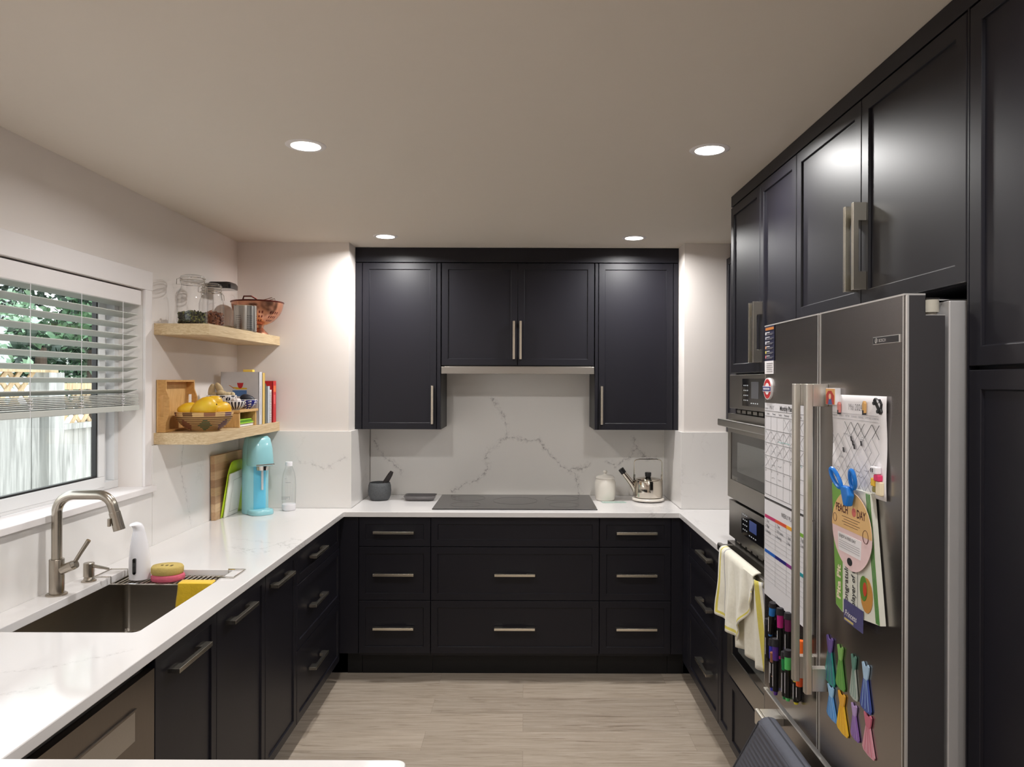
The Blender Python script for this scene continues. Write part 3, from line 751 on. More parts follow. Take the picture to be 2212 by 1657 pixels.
# house rules leaflet
navy = M('navy_print', (26, 28, 62), .5)
t = thing('magnet_notice', 'small navy notice with coloured dots at the top corner of the fridge', 'notice', (.755, 2.27, 1.73))
w = MB(); w.fbox(FF, -2.308, -2.222, 1.692, 1.802-.003, .001, .002, navy); w.fbox(FF, -2.308, -2.228, 1.652, 1.692, .001, .0024, paper); w.build('sheet', parent=t)
w = MB(); w.fbox(FF, -2.30, -2.225, 1.787, 1.795, .0024, .003, M('orange_print', (196, 120, 52), .5))
cols = [(225, 225, 225), (180, 180, 185), (220, 220, 226), (222, 170, 120), (228, 214, 96), (214, 120, 120)]
for i, c in enumerate(cols):
    z = 1.777-i*.0145; w.prism(FF, [(-2.297+.005*math.cos(a*PI/6), z+.005*math.sin(a*PI/6)) for a in range(12)], .0024, .003, M('dot%d' % i, c, .5))
    w.fbox(FF, -2.289, -2.262, z+.002, z+.004, .0024, .003, paper); w.fbox(FF, -2.289, -2.23, z-.002, z-.0008, .0024, .003, grey_ink); w.fbox(FF, -2.289, -2.24, z-.005, z-.0038, .0024, .003, grey_ink)
for i in range(5): w.fbox(FF, -2.29, -2.236-.003*(i % 2), 1.684-i*.0062, 1.6855-i*.0062, .0024, .003, grey_ink)
w.build('print', parent=t)
# roundel
t = thing('roundel_magnet', 'round red ring magnet with a blue bar below the navy notice', 'magnet', (.755, 2.272, 1.605))
uc, vc = -2.272, 1.606; red = M('roundel_red', (206, 44, 48), .35); blu = M('roundel_blue', (40, 48, 128), .35)
cir = lambda r, k=28: [(uc+r*1.1*math.cos(a*2*PI/k), vc+r*math.sin(a*2*PI/k)) for a in range(k)]
w = MB(); w.prism(FF, cir(.0335), .0, .006, paper); w.build('backing', parent=t)
w = MB(); w.prism(FF, cir(.030), .006, .0066, red); w.prism(FF, cir(.018), .0066, .0072, paper); w.fbox(FF, uc-.040, uc+.036, vc-.0085, vc+.0085, 0, .0074, paper); w.fbox(FF, uc-.038, uc+.034, vc-.0065, vc+.0065, .0074, .008, blu)
for i in range(9): w.fbox(FF, uc-.031+i*.0065, uc-.027+i*.0065, vc-.003, vc+.003, .008, .0083, paper)
w.build('ring', parent=t)
# monthly board
U0, U1 = -2.306, -1.924
t = thing('whiteboard', 'white monthly planner board headed May on the far fridge door', 'whiteboard', (.755, 2.11, 1.27))
w = MB(); w.fbox(FF, U0, U1, 1.266, 1.5625, .001, .0022, whitep); w.build('board', parent=t)
w = MB(); n = .0022
gy = [1.538, 1.522, 1.48, 1.44, 1.40, 1.36, 1.32, 1.28]
for z in gy: w.line(FF, [(U0+.004, z), (U1-.004, z)], .0009, n, ink)
for i in range(8): w.line(FF, [(U0+.006+i*.053, 1.522), (U0+.006+i*.053, 1.28)], .0008, n, grey_ink)
w.fbox(FF, U0, U1, 1.266, 1.269, n, n+.0006, ink)
w.build('grid', parent=t)
w = MB(); w.text(FF, 'MONTH', U0+.006, 1.543, .007, n+.0004, ink); w.text(FF, 'Monthly Planner', -2.170, 1.543, .020, n+.0004, ink, bold=.02, sx=.95)
for i, d in enumerate(('Sunday', 'Monday', 'Tuesday', 'Wednesday', 'Thursday', 'Friday', 'Saturday')): w.text(FF, d, U0+.032+i*.053, 1.527, .0085, n+.0004, ink, align='CENTER')
for r_ in range(5):
    for i in range(7):
        q = r_*7+i-2
        if 1 <= q <= 31: w.text(FF, str(q), U0+.009+i*.053, gy[r_+1]-.009, .008, n+.0004, ink)
w.build('lettering', parent=t)
w = MB(); w.text(FF, 'MAY', U0+.045, 1.543, .018, n+.0004, grey_ink, sx=1.1)
for r_ in range(4):
    for i in range(7):
        if (r_ == 0 and i < 3) or (r_ == 3 and i > 1): continue
        a, b = U0+.01+i*.053, gy[r_+1]-.004
        w.line(FF, [(a, b-.03), (a+.045, b)], .0009, n, grey_ink); w.line(FF, [(a+.003, b), (a+.042, b-.032)], .0009, n, grey_ink)
for r_ in range(1, 5):
    for i in (1, 2): squig(w, U0+.012+i*.053, gy[r_+1]-.025, .03, .006, n, grey_ink, r_*9+i)
teal = M('teal_ink', (120, 190, 186), .6)
squig(w, U0+.12, 1.448, .1, .004, n, teal, 3); squig(w, U0+.26, 1.395, .05, .006, n, teal, 5)
w.build('handwriting', parent=t)
# weekly board
t = thing('whiteboard', 'white weekly planner board with rainbow day bars on the far fridge door', 'whiteboard', (.755, 2.11, .965))
w = MB(); w.fbox(FF, U0, U1, .966, 1.262, .001, .0022, whitep); w.build('board', parent=t)
w = MB(); w.text(FF, 'WEEKLY PLANNER', -2.155, 1.232, .018, n+.0004, ink, sx=.85); w.build('lettering', parent=t)
cols = [(200, 50, 110), (222, 84, 52), (236, 170, 40), (124, 178, 52)], [(34, 100, 190), (38, 40, 120), (130, 46, 130), (40, 150, 160)]
w = MB()
for r_, zt in enumerate((1.216, 1.108)):
    for i in range(4):
        w.fbox(FF, U0+.004+i*.094, U0+.004+(i+1)*.094, zt-.010, zt, n, n+.0004, M('bar%d%d' % (r_, i), cols[r_][i], .4))
w.build('day_bars', parent=t)
w = MB()
for r_, zt in enumerate((1.216, 1.108)):
    for i in range(1, 4): w.line(FF, [(U0+.004+i*.094, zt-.01), (U0+.004+i*.094, zt-.095)], .0006, n, grey_ink)
    for k in range(6): w.line(FF, [(U0+.006, zt-.024-k*.0135), (U1-.006, zt-.024-k*.0135)], .0004, n, grey_ink)
w.build('rules', parent=t)
w = MB(); k = 0
for i, lst in enumerate((('1. Toca', '2. Magic', '3. Reading'), ('1. Time', '2. Fill tiramisu', '3. Reading'), ('', '1. Bed', '2. Rec'), ('1. Yoga', '2. Lunch', ''))):
    for j, s_ in enumerate(lst):
        if s_: w.text(FF, s_, U0+.008+i*.094, 1.194-j*.016, .013, n+.0006, ink, slant=.3, sx=.9)
w.text(FF, '?', U0+.012, 1.086, .012, n+.0006, navy)
w.build('handwriting', parent=t)

# markers in two rows of magnetic clips
def marker(px, y0, y1, col, cname, tilt=0, off=.0, endcap=True, eraser=True, pos='', flip=False):
    """marker hanging with its cap upward; y0,y1 are measured heights of its ends on the photo"""
    X = .757-.0105-off; u, z1 = uz(px, y0, X); _, z0 = uz(px, y1, X)
    L = z1-z0
    t = thing('marker_pen', f'{cname} capped black dry erase marker {pos}', 'marker', (X, -u, (z0+z1)/2), group='dry erase markers on the fridge')
    cm = M('marker_'+cname.replace(' ', '_'), col, .35)
    A = V3((X, -u, z1)); B = V3((X, -u+tilt, z0)); P = lambda k: A.lerp(B, k)
    R = .0088
    if flip:
        MB().cyl(P(0), P(.1), R*.95, m=cm, n=16).build('end_cap', parent=t); MB().cyl(P(.1), P(.62), R*.95, m=black, n=16).build('barrel', parent=t); MB().cyl(P(.62), P(1), R, R*.9, m=cm, n=16).build('cap', parent=t); return
    if eraser: MB().cyl(P(0), P(.13), R*1.15, R*1.3, M('felt_eraser', (44, 42, 46), .95), 16).build('eraser', parent=t)
    MB().cyl(P(.13 if eraser else 0), P(.38), R*1.08, R, cm, 16).build('cap', parent=t)
    MB().cyl(P(.38), P(.93), R*.95, m=black, n=16).build('barrel', parent=t)
    MB().cyl(P(.93), P(1), R*.8, R*.6, cm if endcap else black, 16).build('end_cap', parent=t)
    w = MB(); G = frame(P(.65)+V3((-R*.96, 0, 0)), (0, -1, 0), (0, 0, 1), (-1, 0, 0)); w.fbox(G, -.001, .002, -L*.2, L*.2, 0, .0003, paper); w.build('label_print', parent=t)
marker(1671, 1300, 1377, (44, 130, 214), 'bright blue', .022, pos='tilted at the left of the upper row')
marker(1687, 1312, 1421, (196, 44, 134), 'magenta', pos='beside the bright blue one in the upper row')
marker(1661, 1335, 1425, (24, 24, 30), 'plain black', .0, pos='hanging next to the dish towel', endcap=False)
marker(1704, 1322, 1425, (110, 32, 84), 'plum', pos='mostly hidden behind the fridge door handle', off=-.001)
marker(1670, 1378, 1490, (58, 62, 190), 'blue violet', pos='at the far left of the lower row')
marker(1677.5, 1378, 1499, (86, 48, 140), 'purple', off=.012, pos='in front of the lower row at its left')
marker(1672, 1408, 1460, (150, 96, 70), 'brown', off=.010, pos='with a brown cap in the lower row', eraser=False)
marker(1697, 1406, 1508, (26, 132, 72), 'dark green', pos='in the middle of the lower row')
marker(1704, 1402, 1512, (92, 204, 112), 'light green', off=.014, pos='in front of the dark green one')
marker(1732, 1382, 1470, (240, 110, 36), 'orange', pos='seen between the two fridge handles', eraser=False)
marker(1722, 1440, 1519, (232, 216, 50), 'yellow', pos='below the far fridge handle, yellow end showing')
marker(1729, 1460, 1512, (236, 92, 38), 'red orange', off=.013, pos='below the far fridge handle', eraser=False, endcap=False)

# near door papers
def cal():
    t = thing('paper_calendar', 'white paper calendar page headed Mai 2024 covered in crosses', 'calendar', (.755, 1.66, 1.38))
    a0, a1, b0, b1 = -1.794, -1.527, 1.378, 1.597
    w = MB(); w.sheet(lambda u, v: FF(a0+(a1-a0)*u+.0015*math.sin(v*9), b0+(b1-b0)*v, .004+.0018*math.sin(v*9)*(abs(u-.5)*2)**2), 10, 14, paper); w.build('sheet', parent=t, solid=.0004, recalc=False)
    G = lambda u, v, n: FF(u, v, n)
    w = MB(); n = .0075
    w.text(G, 'Mai 2024', -1.665, 1.563, .021, n, grey_ink, align='CENTER', sx=.9)
    for i, d in enumerate(('MONTAG', 'DIENST', 'MITTW', 'DONNER', 'FREITAG', 'SAMSTAG', 'SONNTAG')): w.text(G, d, a0+.02+i*.034, 1.546, .0065, n, grey_ink, align='CENTER')
    w.line(G, [(a0+.006, 1.554), (a1-.03, 1.554)], .0006, n, grey_ink)
    w.line(G, [(a0+.006, 1.541), (a1-.03, 1.541)], .0006, n, grey_ink)
    w.build('print', parent=t)
    w = MB(); r = random.Random(4)
    for row in range(5):
        for i in range(7):
            if row == 0 and i < 2: continue
            a = a0+.006+i*.034; b = 1.535-row*.03
            for (p, q) in (((a, b), (a+.032, b-.03)), ((a+.032, b), (a, b-.03))):
                if r.random() < .85: w.line(G, [p, q], .0008 if row or i < 3 else .0013, n, grey_ink if row else ink)
    for (a, b) in ((-1.69, 1.497), (-1.682, 1.488), (-1.675, 1.48), (-1.73, 1.468), (-1.64, 1.49)):
        for k in range(3): w.line(G, [(a+.003*k, b+.006), (a+.003*k+.004, b-.005)], .0018, n, ink)
    for i in range(16): squig2(w, a0+.01+r.random()*.2, 1.40+r.random()*.11, .022, .005, n, r.random())
    w.build('handwriting', parent=t)
def squig2(w, u, v, wd, h, n, s):
    r = random.Random(s); pts = [(u + wd*i/7, v + h*(r.random()-.5)) for i in range(8)]; w.line(FF, pts, .0007, n, grey_ink)
cal()
# picture block magnet
t = thing('picture_magnet', 'thick picture magnet with a red and orange portrait beside the calendar', 'magnet', (.75, 1.78, 1.59))
a0, a1, b0, b1 = -1.812, -1.758, 1.572, 1.612
w = MB(); w.fbox(FF, a0, a1, b0, b1, .0, .014, paper); w.build('block', parent=t, bevel=.001)
w = MB(); n = .014; w.fbox(FF, a0+.001, a1-.001, b0+.001, b1-.001, n, n+.0005, M('print_orange', (222, 168, 104), .5))
w.prism(FF, [(a0+.004, b0+.001), (a0+.004, b0+.024), (a0+.014, b0+.033), (a0+.034, b0+.034), (a1-.004, b0+.022), (a1-.006, b0+.001)], n+.0005, n+.0008, M('print_red', (186, 52, 44), .5))
w.prism(FF, [(a0+.016, b0+.001), (a0+.020, b0+.014), (a0+.034, b0+.014), (a0+.040, b0+.001)], n+.0008, n+.0011, M('print_blue', (70, 96, 150), .5))
w.prism(FF, [(a0+.027+.007*math.cos(a), b0+.02+.007*math.sin(a)) for a in [k*PI/6 for k in range(12)]], n+.0011, n+.0014, M('print_skin', (230, 190, 160), .5)); w.build('picture', parent=t)
# small pegs holding the page
for (px, y0, y1, lab) in ((1821, 866, 889, 'tiny pink figure shaped magnet beside the picture magnet'), (1876, 864, 890, 'tiny wooden peg magnet right of the calendar heading')):
    u, z1 = uz(px, y0); _, z0 = uz(px, y1)
    w = MB(); m1 = M('peg_wood', (206, 160, 96), .6) if px > 1850 else M('peg_pink', (206, 128, 120), .6)
    w.prism(FF, [(u-.0035, z0), (u-.0045, z1-.006), (u, z1), (u+.0045, z1-.006), (u+.0035, z0)], .006, .012, m1); w.fbox(FF, u-.003, u+.003, z0-.004, z0+.006, .006, .0125, ink)
    tag(w.build('peg_magnet'), lab, 'magnet')
# black taxi magnet
t = thing('car_magnet', 'black and white taxi shaped magnet on the calendar corner', 'magnet', (.75, 1.55, 1.58))
uc, vc = -1.556, 1.578; ca, sa = math.cos(-.9), math.sin(-.9)
G = lambda a, b, n: FF(uc+a*ca*1.25-b*sa*1.1, vc+a*sa+b*ca, n)
w = MB(); w.prism(G, [(-.019, -.008), (-.019, .001), (-.012, .004), (-.008, .011), (.006, .011), (.012, .003), (.019, .001), (.019, -.008)], .004, .010, black); w.build('car_body', parent=t, bevel=.001)
w = MB(); w.prism(G, [(-.010, .004), (-.007, .009), (-.002, .009), (-.002, .004)], .010, .0105, whitep); w.prism(G, [(0, .004), (0, .009), (.005, .009), (.009, .004)], .010, .0105, whitep); w.build('windows', parent=t)
for a in (-.011, .011):
    w = MB(); w.prism(G, [(a+.004*math.cos(k*PI/6), -.008+.004*math.sin(k*PI/6)) for k in range(12)], .008, .0115, M('tyre', (30, 30, 32), .8)); w.build('wheel', parent=t)
# green flyer, leaflet, clip, gift card
fl_g = M('flyer_green', (120, 170, 74), .5); 
t = thing('food_flyer', 'green and white sandwich shop flyer clipped under the peach leaflet', 'flyer', (.75, 1.68, 1.1))
FG = frame((.757-.012, 0, 0), (0, -1, 0), (0, 0, 1), (-1, 0, 0))
w = MB(); w.prism(FG, [(-1.773, 1.384), (-1.577, 1.388), (-1.530, 1.119), (-1.715, 1.092), (-1.748, 1.10)], -.009, .002, M('flyer_white', (226, 226, 214), .5)); w.build('booklet', parent=t)
w = MB(); w.prism(FG, [(-1.773, 1.384), (-1.68, 1.386), (-1.715, 1.30), (-1.712, 1.093), (-1.748, 1.101)], .002, .0026, fl_g)
for k in range(3): w.prism(FG, [(-1.598+k*.007, 1.385), (-1.594+k*.007, 1.385), (-1.546+k*.006, 1.119), (-1.550+k*.006, 1.118)], .002, .0026, M('flyer_dgreen', (72, 132, 52), .5))
w.build('green_band', parent=t)
w = MB(); w.text(FG, 'Pita Pit', -1.722, 1.118, .028, .0032, M('flyer_cream', (240, 226, 196), .5), rot=PI/2, sx=1.0, bold=.04)
w.text(FG, 'Congratulations', -1.684, 1.108, .026, .0032, ink, rot=PI/2, bold=.012, sx=.85)
w.text(FG, 'player of the game', -1.648, 1.122, .026, .0032, ink, rot=PI/2, bold=.012, sx=.75); w.line(FG, [(-1.636, 1.12), (-1.636, 1.25)], .0012, .0026, grey_ink)
w.build('lettering', parent=t)
w = MB(); cs = [(-1.592+.028*math.cos(k*PI/10), 1.165+.038*math.sin(k*PI/10)) for k in range(20)]
w.prism(FG, cs, .0026, .0034, M('wrap_bread', (196, 140, 66), .5)); w.prism(FG, [(-1.592+(a+1.592)*.62-.012, 1.165+(b-1.165)*.72+.012) for a, b in cs], .0034, .0042, M('wrap_leaf', (92, 140, 52), .5)); w.prism(FG, [(-1.592+(a+1.592)*.3-.004, 1.165+(b-1.165)*.4+.012) for a, b in cs], .0042, .005, M('wrap_tomato', (200, 70, 44), .5))
w.build('food_picture', parent=t)
t = thing('leaflet', 'egg shaped orange and pink Peach Day leaflet hanging from the blue clip', 'leaflet', (.74, 1.7, 1.2))
FP = frame((.757-.020, 0, 0), (0, -1, 0), (0, 0, 1), (-1, 0, 0))
cx, cz = -1.655, 1.291
egg = [(cx + .100*math.cos(a)*(1-.10*math.sin(a)**2*(1 if math.sin(a) < 0 else 0)) , cz + .089*math.sin(a)) for a in [k*2*PI/40 for k in range(40)]]
w = MB(); top = [p for p in egg]; 
w.prism(FP, egg, 0, .0008, M('leaflet_pink', (238, 208, 208), .5)); w.build('card', parent=t)
w = MB(); ed = [egg[k] for k in range(0, 21)]; w.prism(FP, ed, .0008, .0016, M('leaflet_orange', (232, 190, 130), .5)); w.build('orange_half', parent=t)
w = MB(); w.text(FP, 'PEACH', cx-.078, cz+.036, .026, .002, M('leaflet_brown', (92, 44, 36), .5), sx=.8, bold=.02); w.text(FP, 'DAY', cx+.030, cz+.036, .026, .002, M('leaflet_brown'), sx=.8, bold=.02)
w.prism(FP, [(cx+.016+.010*math.cos(a), cz+.045+.010*math.sin(a)) for a in [k*PI/6 for k in range(12)]], .0016, .002, M('leaflet_rose', (208, 108, 98), .5))
for i in range(4): w.line(FP, [(cx-.045+.01*(i % 2), cz+.028-i*.006), (cx+.045-.01*(i % 2), cz+.028-i*.006)], .001, .0016, M('leaflet_brown'))
for (a, b, s_) in ((cx+.072, cz+.002, .013), (cx-.083, cz+.018, .009)): w.tube([FP(a+s_*math.cos(k*PI/8), b+s_*1.1*math.sin(k*PI/8), .0018) for k in range(16)], .0007, M('leaflet_brown'), 5, closed=True)
w.build('lettering', parent=t)
w = MB(); w.prism(FP, [(cx-.068, cz-.012), (cx+.052, cz-.012), (cx+.048, cz-.054), (cx-.064, cz-.054)], .0008, .0014, paper); w.text(FP, 'ENJOY A FREE DAY', cx-.060, cz-.023, .010, .0018, ink)
for i in range(4): w.line(FP, [(cx-.060, cz-.030-i*.005), (cx+.044, cz-.030-i*.005)], .0008, .0014, grey_ink)
w.prism(FP, [(cx-.006+.013*math.cos(a), cz-.070+.009*math.sin(a)) for a in [k*PI/6 for k in range(12)]], .0008, .0014, ink)
w.build('info_panel', parent=t)
blue = M('clip_blue', (28, 122, 214), .3)
t = thing('bag_clip', 'bright blue plastic bag clip gripping the leaflet and flyer on the fridge', 'clip', (.73, 1.7, 1.37))
FC = frame((.757-.024, 0, 0), (0, -1, 0), (0, 0, 1), (-1, 0, 0))
def loop(c, a, b, rot, r, n0, nx):
    return [FC(c[0]+a*math.cos(k*PI/10)*math.cos(rot)-b*math.sin(k*PI/10)*math.sin(rot), c[1]+a*math.cos(k*PI/10)*math.sin(rot)+b*math.sin(k*PI/10)*math.cos(rot), n0+nx*math.sin(k*PI/10)) for k in range(20)]
w = MB(); w.tube(loop((-1.623, 1.412), .013, .021, -.25, .005, .008, .004), .0046, blue, 8, closed=True); w.build('rear_handle', parent=t)
w = MB(); w.tube(loop((-1.682, 1.408), .011, .026, .75, .005, .020, .004), .0046, blue, 8, closed=True); w.build('front_handle', parent=t)
w = MB(); w.prism(FC, [(-1.668, 1.394), (-1.632, 1.394), (-1.624, 1.376), (-1.634, 1.350), (-1.650, 1.350), (-1.661, 1.374)], .002, .018, blue); w.build('jaw', parent=t, bevel=.004, seg=3)
t = thing('gift_card', 'small dark purple illustrated card below the flyer', 'card', (.745, 1.67, 1.1))
w = MB(); w.prism(FG, [(-1.700, 1.127), (-1.604, 1.127), (-1.604, 1.078), (-1.700, 1.078)], .004, .0052, M('card_purple', (84, 82, 124), .35, var=.3, scale=90)); w.build('card', parent=t)
w = MB(); w.text(FG, 'Princess', -1.694, 1.092, .020, .0056, paper, slant=.3, sx=.9); w.prism(FG, [(-1.696, 1.081), (-1.650, 1.081), (-1.650, 1.086), (-1.696, 1.086)], .0052, .0055, M('card_gold', (206, 188, 120), .4)); w.build('lettering', parent=t)
# pencil-like magnet on the calendar's lower right corner
t = thing('novelty_magnet', 'small white pink and yellow magnet at the lower right corner of the calendar', 'magnet', (.75, 1.55, 1.4))
F2 = FF; w = MB(); w.fbox(F2, -1.573, -1.545, 1.432, 1.448, .006, .018, whitep); w.build('head', parent=t, bevel=.003)
w = MB(); w.fbox(F2, -1.568, -1.565, 1.436, 1.444, .018, .0185, ink); w.fbox(F2, -1.561, -1.558, 1.436, 1.444, .018, .0185, ink); w.build('stripes', parent=t)
w = MB(); w.fbox(F2, -1.575, -1.556, 1.405, 1.423, .006, .016, M('magnet_yellow', (236, 190, 50), .4)); w.fbox(F2, -1.560, -1.538, 1.418, 1.432, .006, .017, M('magnet_pink', (224, 60, 110), .4)); w.fbox(F2, -1.555, -1.532, 1.388, 1.418, .006, .015, M('magnet_cream', (240, 224, 190), .4)); w.fbox(F2, -1.573, -1.556, 1.392, 1.405, .006, .014, M('magnet_olive', (150, 140, 70), .4)); w.build('body', parent=t, bevel=.003)

# dress shaped magnets
def dress(px, y0, y1, col, col2, name, where, hw=.021, lean=.0):
    u, z1 = uz(px, y0); _, z0 = uz(px, y1); h = z1-z0
    t = thing('dress_magnet', f'{name} gown shaped magnet {where}', 'magnet', (.755, -u, z0), group='gown shaped magnets on the fridge')
    S = lambda a, k: (u + a + lean*(1-k), z0 + h*k)
    c1 = M('gown_'+name.replace(' ', '_'), col, .4, var=.12, scale=120, stretch=(1, 2, .2)); c2 = M('gown2_'+name.replace(' ', '_'), col2, .4)
    sk = [S(-hw*.36, .70), S(-hw*.7, .4), S(-hw, .1), S(-hw*.8, .03), S(0, 0), S(hw*.85, .02), S(hw, .1), S(hw*.6, .45), S(hw*.33, .70)]
    w = MB(); w.prism(FF, [S(-hw*.3, .66), S(-hw*.5, .84), S(-hw*.62, .97), S(-hw*.4, 1), S(-hw*.15, .93), S(hw*.12, .93), S(hw*.4, 1), S(hw*.6, .96), S(hw*.5, .82), S(hw*.3, .66)], .001, .0045, c2); w.build('bodice', parent=t, bevel=.0006)
    w = MB(); w.prism(FF, sk, .001, .004, c1); s_ = w.build('skirt', parent=t, bevel=.0006)
    w = MB()
    for k in (-.45, 0, .45): w.line(FF, [S(hw*k*.4, .66), S(hw*k*1.3, .06)], .0012, .004, c2, t=.0006)
    w.build('pleats', parent=t)
dress(1797, 1372, 1476, (38, 140, 132), (104, 84, 150), 'teal and purple', 'at the left of the upper row', .031)
dress(1820, 1392, 1487, (92, 152, 70), (130, 182, 96), 'green', 'second in the upper row', .0255)
dress(1849, 1412, 1509, (176, 186, 178), (92, 138, 124), 'silver grey', 'third in the upper row', .020)
dress(1875, 1430, 1535, (62, 82, 158), (170, 200, 226), 'deep blue', 'at the right of the upper row', .027)
dress(1799, 1478, 1550, (84, 148, 214), (150, 196, 232), 'sky blue', 'at the left of the lower row', .030, .008)
dress(1823, 1493, 1581, (236, 186, 42), (226, 166, 50), 'yellow', 'second in the lower row', .0315, .005)
dress(1850, 1518, 1594, (134, 96, 168), (176, 150, 200), 'lilac', 'third in the lower row', .022, .005)
dress(1880, 1539, 1629, (214, 150, 164), (198, 104, 126), 'pink', 'at the right of the lower row', .029, .004)

# quilted mat over the freezer handle
qm = M('quilted_grey', (84, 86, 96), .8, var=.08, scale=50, bump=.0006)
t = thing('oven_mitt', 'dark grey quilted mat draped over the freezer drawer handle', 'quilted mat', (.69, 1.85, .63))
def qf(u, v):
    # u 0 far .. 1 near ; v 0 back .. 1 bottom front
    rib = .0011*math.cos(v*2*PI*24)
    if v < .10:
        k = v/.10; a = PI*k; x = .7 + .022*math.cos(a); z = .655 + .012*math.sin(a)
        y = 2.10 - u*.52
    else:
        k = (v-.10)/.90; x = .676 - .01*k - rib*min(1, u*14) - .02*k*math.sin(u*3)*.6; z = .655 - k*.42; y = 2.10 - u*.52 + .31*min(1, k*1.25)*(1-u)
    return (x, y, z)
w = MB(); w.sheet(qf, 24, 220, qm); w.build('quilted_face', parent=t, solid=.008, recalc=False)
w = MB(); w.tube([qf(0, k/30) for k in range(3, 31)], .006, M('quilt_binding', (50, 52, 60), .8), 8); w.tube([qf(k/10, .05) for k in range(11)], .005, M('quilt_binding'), 8); w.build('binding', parent=t)

# ------------------------------------------------------------------ sink and around it
sk = thing('kitchen_sink', 'undermount stainless sink set into the left worktop under the window', 'sink', (-1.28, 2.4, .68))
sm = M('sink_steel', (150, 144, 136), .33, 1, var=.05, scale=14, stretch=(1, 1, 12))
scx, scy = (SX0+SX1)/2, (SY0+SY1)/2; sw, sh = SX1-SX0+.004, SY1-SY0+.004
w = MB(); rs = []
for (ins, z, r) in ((-.02, .891, .03), (0, .891, .02), (0, .70, .02), (.006, .688, .022), (.02, .682, .03), (.15, .680, .04)):
    rs.append([V3((x, y, z)) for x, y in rrect(sw-2*ins, sh-2*ins, r, 4, scx, scy)])
w.rings(rs, sm, cap0=False, cap1=True); w.build('basin', parent=sk, solid=.0015, recalc=False)
w = MB(); w.lathe([(.0, .0), (.04, .0), (.045, .003)], (scx, scy, .682), chrome); w.build('drain', parent=sk)
t = thing('sink_grid', 'wire protector grid lying in the bottom of the sink', 'sink grid', (scx, scy, .69))
w = MB(); w.tube([(x, y, .70) for x, y in rrect(sw-.05, sh-.05, .04, 5, scx, scy)], .003, chrome, 8, closed=True)
for i in range(1, 9): x = SX0+.02+i*.0405; w.tube([(x, SY0+.025, .70), (x, SY1-.025, .70)], .0017, chrome, 6)
for i in range(1, 4): y = SY0+i*.172; w.tube([(SX0+.025, y, .698), (SX1-.025, y, .698)], .0022, chrome, 6)
for x in (SX0+.05, SX1-.05):
    for y in (SY0+.05, SY1-.05): w.cyl((x, y, .684), (x, y, .70), .006, m=black, n=10)
w.build('wire_frame', parent=t)
# roll-up style rack
t = thing('sink_rack', 'chrome wire rack hooked across the far end of the sink', 'rack', (scx, 2.69, .9))
rackm = M('rack_steel', (222, 218, 212), .3, 1, var=.02); RZ = .899; ry0, ry1 = 2.622, 2.738
w = MB(); x0, x1 = SX0+.014, SX1-.014
w.tube([(x0, ry0, RZ), (x1, ry0, RZ), (x1, ry1, RZ), (x0, ry1, RZ)], .003, chrome, 8, closed=True)
for i in range(1, 22): x = x0 + i*(x1-x0)/22; w.tube([(x, ry0, RZ), (x, ry1, RZ)], .0026, rackm, 8)
w.build('wire_shelf', parent=t)
for s_, xe, lab in ((-1, x0, 'left'), (1, x1, 'right')):
    w = MB(); xo = xe + s_*.062
    w.tube([(xe, ry0+.002, RZ), (xe, ry0+.002, CT+.005), (xo, ry0+.002, CT+.004), (xo, ry1-.002, CT+.004), (xe, ry1-.002, CT+.005), (xe, ry1-.002, RZ)], .0026, chrome, 8)
    w.build('hook', parent=t)
# faucet
fc = thing('faucet', 'brushed nickel pull-down faucet with squared gooseneck left of the sink', 'faucet', (-1.535, 2.421, CT))
fx, fy = -1.535, 2.421
nk = brushed('faucet_nickel', (178, 170, 158), .26, (1, 1, 2))
MB().lathe([(.032, 0), (.032, .004), (.029, .006), (.0, .006)], (fx, fy, CT), nk, 36).build('base_plate', parent=fc)
MB().lathe([(.0225, .006), (.0225, .116), (.0215, .118), (.0, .118)], (fx, fy, CT), nk, 36).build('body', parent=fc)
R_ = .058; zt = 1.249
pts = [(fx, fy, CT+.115), (fx, fy, 1.1)] + [(x, fy, z) for x, z in arc(fx+R_, zt-R_, R_, 180, 90, 10)] + [(x, fy, z) for x, z in arc(-1.40, zt-.05, .05, 90, 16, 10)]
ex, ez = pts[-1][0], pts[-1][2]; pts += [(ex+.006, fy, ez-.02)]
MB().tube(pts, .0158, nk, 24).build('spout', parent=fc)
hx, hz = ex+.006, ez-.02
w = MB(); dx, dz = .27, -.963
w.cyl((hx, fy, hz), (hx+dx*.062, fy, hz+dz*.062), .0175, .0185, nk, 28); w.build('spray_head', parent=fc, bevel=.001)
w = MB(); w.box(hx-.012, hx-.004+.001, fy-.022, fy-.012, hz-.045, hz-.018, nk); w.build('spray_button', parent=fc, bevel=.002)
w = MB(); w.cyl((fx+.018, fy-.002, CT+.082), (fx+.055, fy-.002, CT+.098), .0155, .0155, nk, 24); w.cyl((fx+.0555, fy-.002, CT+.0982), (fx+.066, fy-.002, CT+.1025), .0155, .013, nk, 24); w.build('valve', parent=fc)
w = MB(); w.tube([(fx+.058, fy-.002, CT+.104), (fx+.075, fy-.002, CT+.132), (fx+.106, fy-.002, CT+.180)], [.0062, .0062, .0072], nk, 14); w.build('lever', parent=fc)
